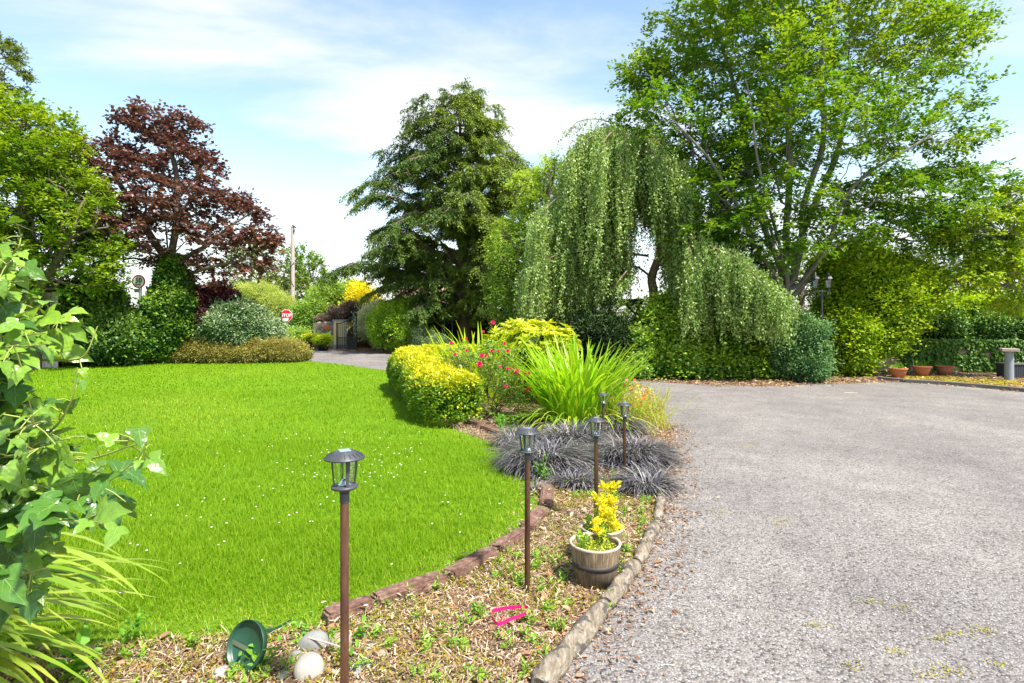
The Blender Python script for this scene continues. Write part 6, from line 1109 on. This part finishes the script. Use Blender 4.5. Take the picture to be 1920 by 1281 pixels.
rg = R(311); P = []; n = 15000; s = rg.uniform(0, 1, n); ii = np.minimum((s*4).astype(int), 3); fr_ = s*4-ii; wpa = np.array(wp); p = wpa[ii]+(wpa[ii+1]-wpa[ii])*fr_[:, None]; p[:, 2] = rg.uniform(0, 1, n)**.9*.95; p[:, 1] -= .03+np.abs(rg.normal(size=n))*.05
px_ = 960+F*p[:, 0]/p[:, 1]; py_ = HOR-(p[:, 2]-CAMH)*F/p[:, 1]; holes_ = np.zeros(n, bool)
for (hx, hy, rx, ry) in [(1668, 683, 26, 20), (1712, 690, 8, 12), (1806, 658, 14, 6), (1853, 664, 10, 8), (1798, 690, 8, 8), (1640, 695, 14, 12)]: holes_ |= ((px_-hx)/rx)**2+((py_-hy)/ry)**2 < 1
p = p[~holes_]; a = Acc(); leaves(a, p, nrm(rg.normal(size=p.shape)*.5+np.array([0, -.2, -.8])), nrm(rg.normal(size=p.shape)*.35+np.array([0, -1, .5])), .085, .075, T_LEAF, t=rg.uniform(0, .4, len(p))); tag(a.build('wall_ivy', M_LAUREL, loc=wp[1]*np.array([1, 1, 0])), 'dark ivy trailing over the low wall behind the pots', 'ivy')
# twin lamp post
c = W(1541, 702, 14.4); c[2] = 0; Y = 14.4; th = thing('lamp_post', c, 'black twin-lantern lamp post in front of the beech hedge', 'lamp post'); zt_ = W(0, 548, Y)[2]; a = Acc()
lathe(a, [(0, .0), (.085, .0), (.08, .25), (.05, .32), (.055, .36), (.034, .42), (.03, .80), (.04, .84), (.028, .88), (.023, zt_-.05), (.035, zt_), (.02, zt_+.05), (0, zt_+.06)], c, 16); a.build('post', M_BLACKP, th)
a = Acc(); tube(a, [c+np.array([-.20, 0, zt_+.02]), c+np.array([.20, 0, zt_+.02])], .016, 8)
for s_ in (-1, 1): tube(a, bezpath([c+np.array([s_*.20, 0, zt_+.1]), c+np.array([s_*.2, 0, zt_-.06]), c+np.array([s_*.10, 0, zt_-.10]), c+np.array([0, 0, zt_-.03])], 6), .010, 6)
a.build('crossarm', M_BLACKP, th)
b = NB('lantern_glass'); gl = b.n('ShaderNodeBsdfGlossy'); gl.inputs['Roughness'].default_value = .1; tp = b.n('ShaderNodeBsdfTransparent'); ms = b.n('ShaderNodeMixShader'); ms.inputs[0].default_value = .8; b.l(gl.outputs[0], ms.inputs[1]); b.l(tp.outputs[0], ms.inputs[2]); M_LG = b.done(ms.outputs[0])
for s_ in (-1, 1):
    q = c+np.array([s_*.165, 0, zt_+.10]); a = Acc(); lathe(a, [(0, 0), (.05, 0), (.055, .015), (.03, .02)], q, 6, smooth=False)
    for k_ in range(6): an = k_*math.pi/3; tube(a, [q+np.array([.052*math.cos(an), .052*math.sin(an), .015]), q+np.array([.088*math.cos(an), .088*math.sin(an), .24])], .006, 4)
    lathe(a, [(.075, .235), (.112, .24), (.10, .26), (.045, .32), (.03, .335), (.03, .35), (.012, .37), (.018, .385), (0, .42)], q, 6, smooth=False); la = a.build('lantern', M_BLACKP, th); a = Acc(); lathe(a, [(.048, .02), (.082, .235)], q, 6, smooth=False); a.build('glass', M_LG, la)
# pergola
M_TIM = plain('dark_timber', (.045, .035, .028), .8, var=.4); Y = 19.5; th = thing('pergola', W(1165, 655, Y)*np.array([1, 1, 0]), 'dark timber pergola glimpsed under the weeping birch', 'pergola'); a = Acc(); p0, p1 = W(1128, 569, Y), W(1205, 567, Y); box(a, (p0+p1)/2, (p1[0]-p0[0], .12, .13)); box(a, (p0+p1)/2+np.array([0, 1.5, 0]), (p1[0]-p0[0], .12, .13)); a.build('beam', M_TIM, th)
for px in (1143, 1196):
    a = Acc(); q = W(px, 569, Y); box(a, (q[0], q[1], q[2]/2), (.12, .12, q[2])); a.build('post', M_TIM, th)
    a = Acc(); tube(a, [(q[0]+(.0 if px < 1170 else 0), q[1]-.0, q[2]-.45), (q[0]+(.42 if px < 1170 else -.42), q[1], q[2]-.02)], .045, 4); a.build('brace', M_TIM, th)
for i in range(7): a = Acc(); x = p0[0]+.08+i*(p1[0]-p0[0]-.16)/6; box(a, (x, Y+.75, p0[2]+.11), (.06, 2.1, .09)); a.build('rafter', M_TIM, th)
# house under the conifer
th = thing('white_house', (-5.6, 44, 0), 'white house wall with reddish roof glimpsed under the conifer', 'house'); M_HW = plain('white_render', (.72, .70, .72), .8, var=.06); a = Acc(); q0, q1 = W(745, 600, 44), W(870, 600, 44); zt_ = W(0, 568, 44)[2]; box(a, ((q0[0]+q1[0])/2, 46, zt_/2), (q1[0]-q0[0], 4, zt_)); a.build('wall', M_HW, th)
a = Acc(); x0, x1 = q0[0]-.3, q1[0]+.3; V = [(x0, 43.6, zt_-.05), (x1, 43.6, zt_-.05), (x1, 46, zt_+1.3), (x0, 46, zt_+1.3), (x0, 48.4, zt_-.05), (x1, 48.4, zt_-.05)]; a.add(V, [[0, 1, 2, 3], [3, 2, 5, 4], [1, 0, 4, 5]]); a.add(V, [[0, 3, 4], [1, 5, 2]]); a.build('roof', plain('faded_tiles', (.42, .26, .20), .85, var=.3, scale=5), th)
# pale board fence on the left
M_FENCE = plain('faded_pink_board', (.68, .58, .54), .8, var=.18, scale=6); Y = 17.6; th = thing('board_fence', W(65, 600, Y)*np.array([1, 1, 0]), 'pale pinkish vertical board fence behind the foreground ivy', 'fence'); rg = R(320)
for i in range(12):
    a = Acc(); px = -40+i*13; q = W(px, 548, Y); h = q[2]+rg.uniform(-.03, .03); box(a, (q[0], q[1], h/2), (.19, .025, h), rg.normal()*.02); a.build('board', M_FENCE, th)
a = Acc()
for z in (.5, 1.8): q0, q1 = W(-45, 600, Y+.04), W(115, 600, Y+.04); box(a, ((q0[0]+q1[0])/2, Y+.045, z), (q1[0]-q0[0], .04, .09))
a.build('rail', M_FENCE, th)
# swing ropes in the conifer
th = thing('rope_swing', W(842, 655, 25.6)*np.array([1, 1, 0]), 'thin teal ropes of a swing hanging from the conifer', 'swing')
M_ROPE = plain('teal_rope', (.10, .26, .22), .7)
for px in (833, 848): a = Acc(); tube(a, [W(px, 508, 25.6), W(px, 640, 25.6)], .022, 5); a.build('rope', M_ROPE, th)
a = Acc(); box(a, W(840.5, 641, 25.6), (.5, .2, .04)); a.build('seat', M_TIM, th)
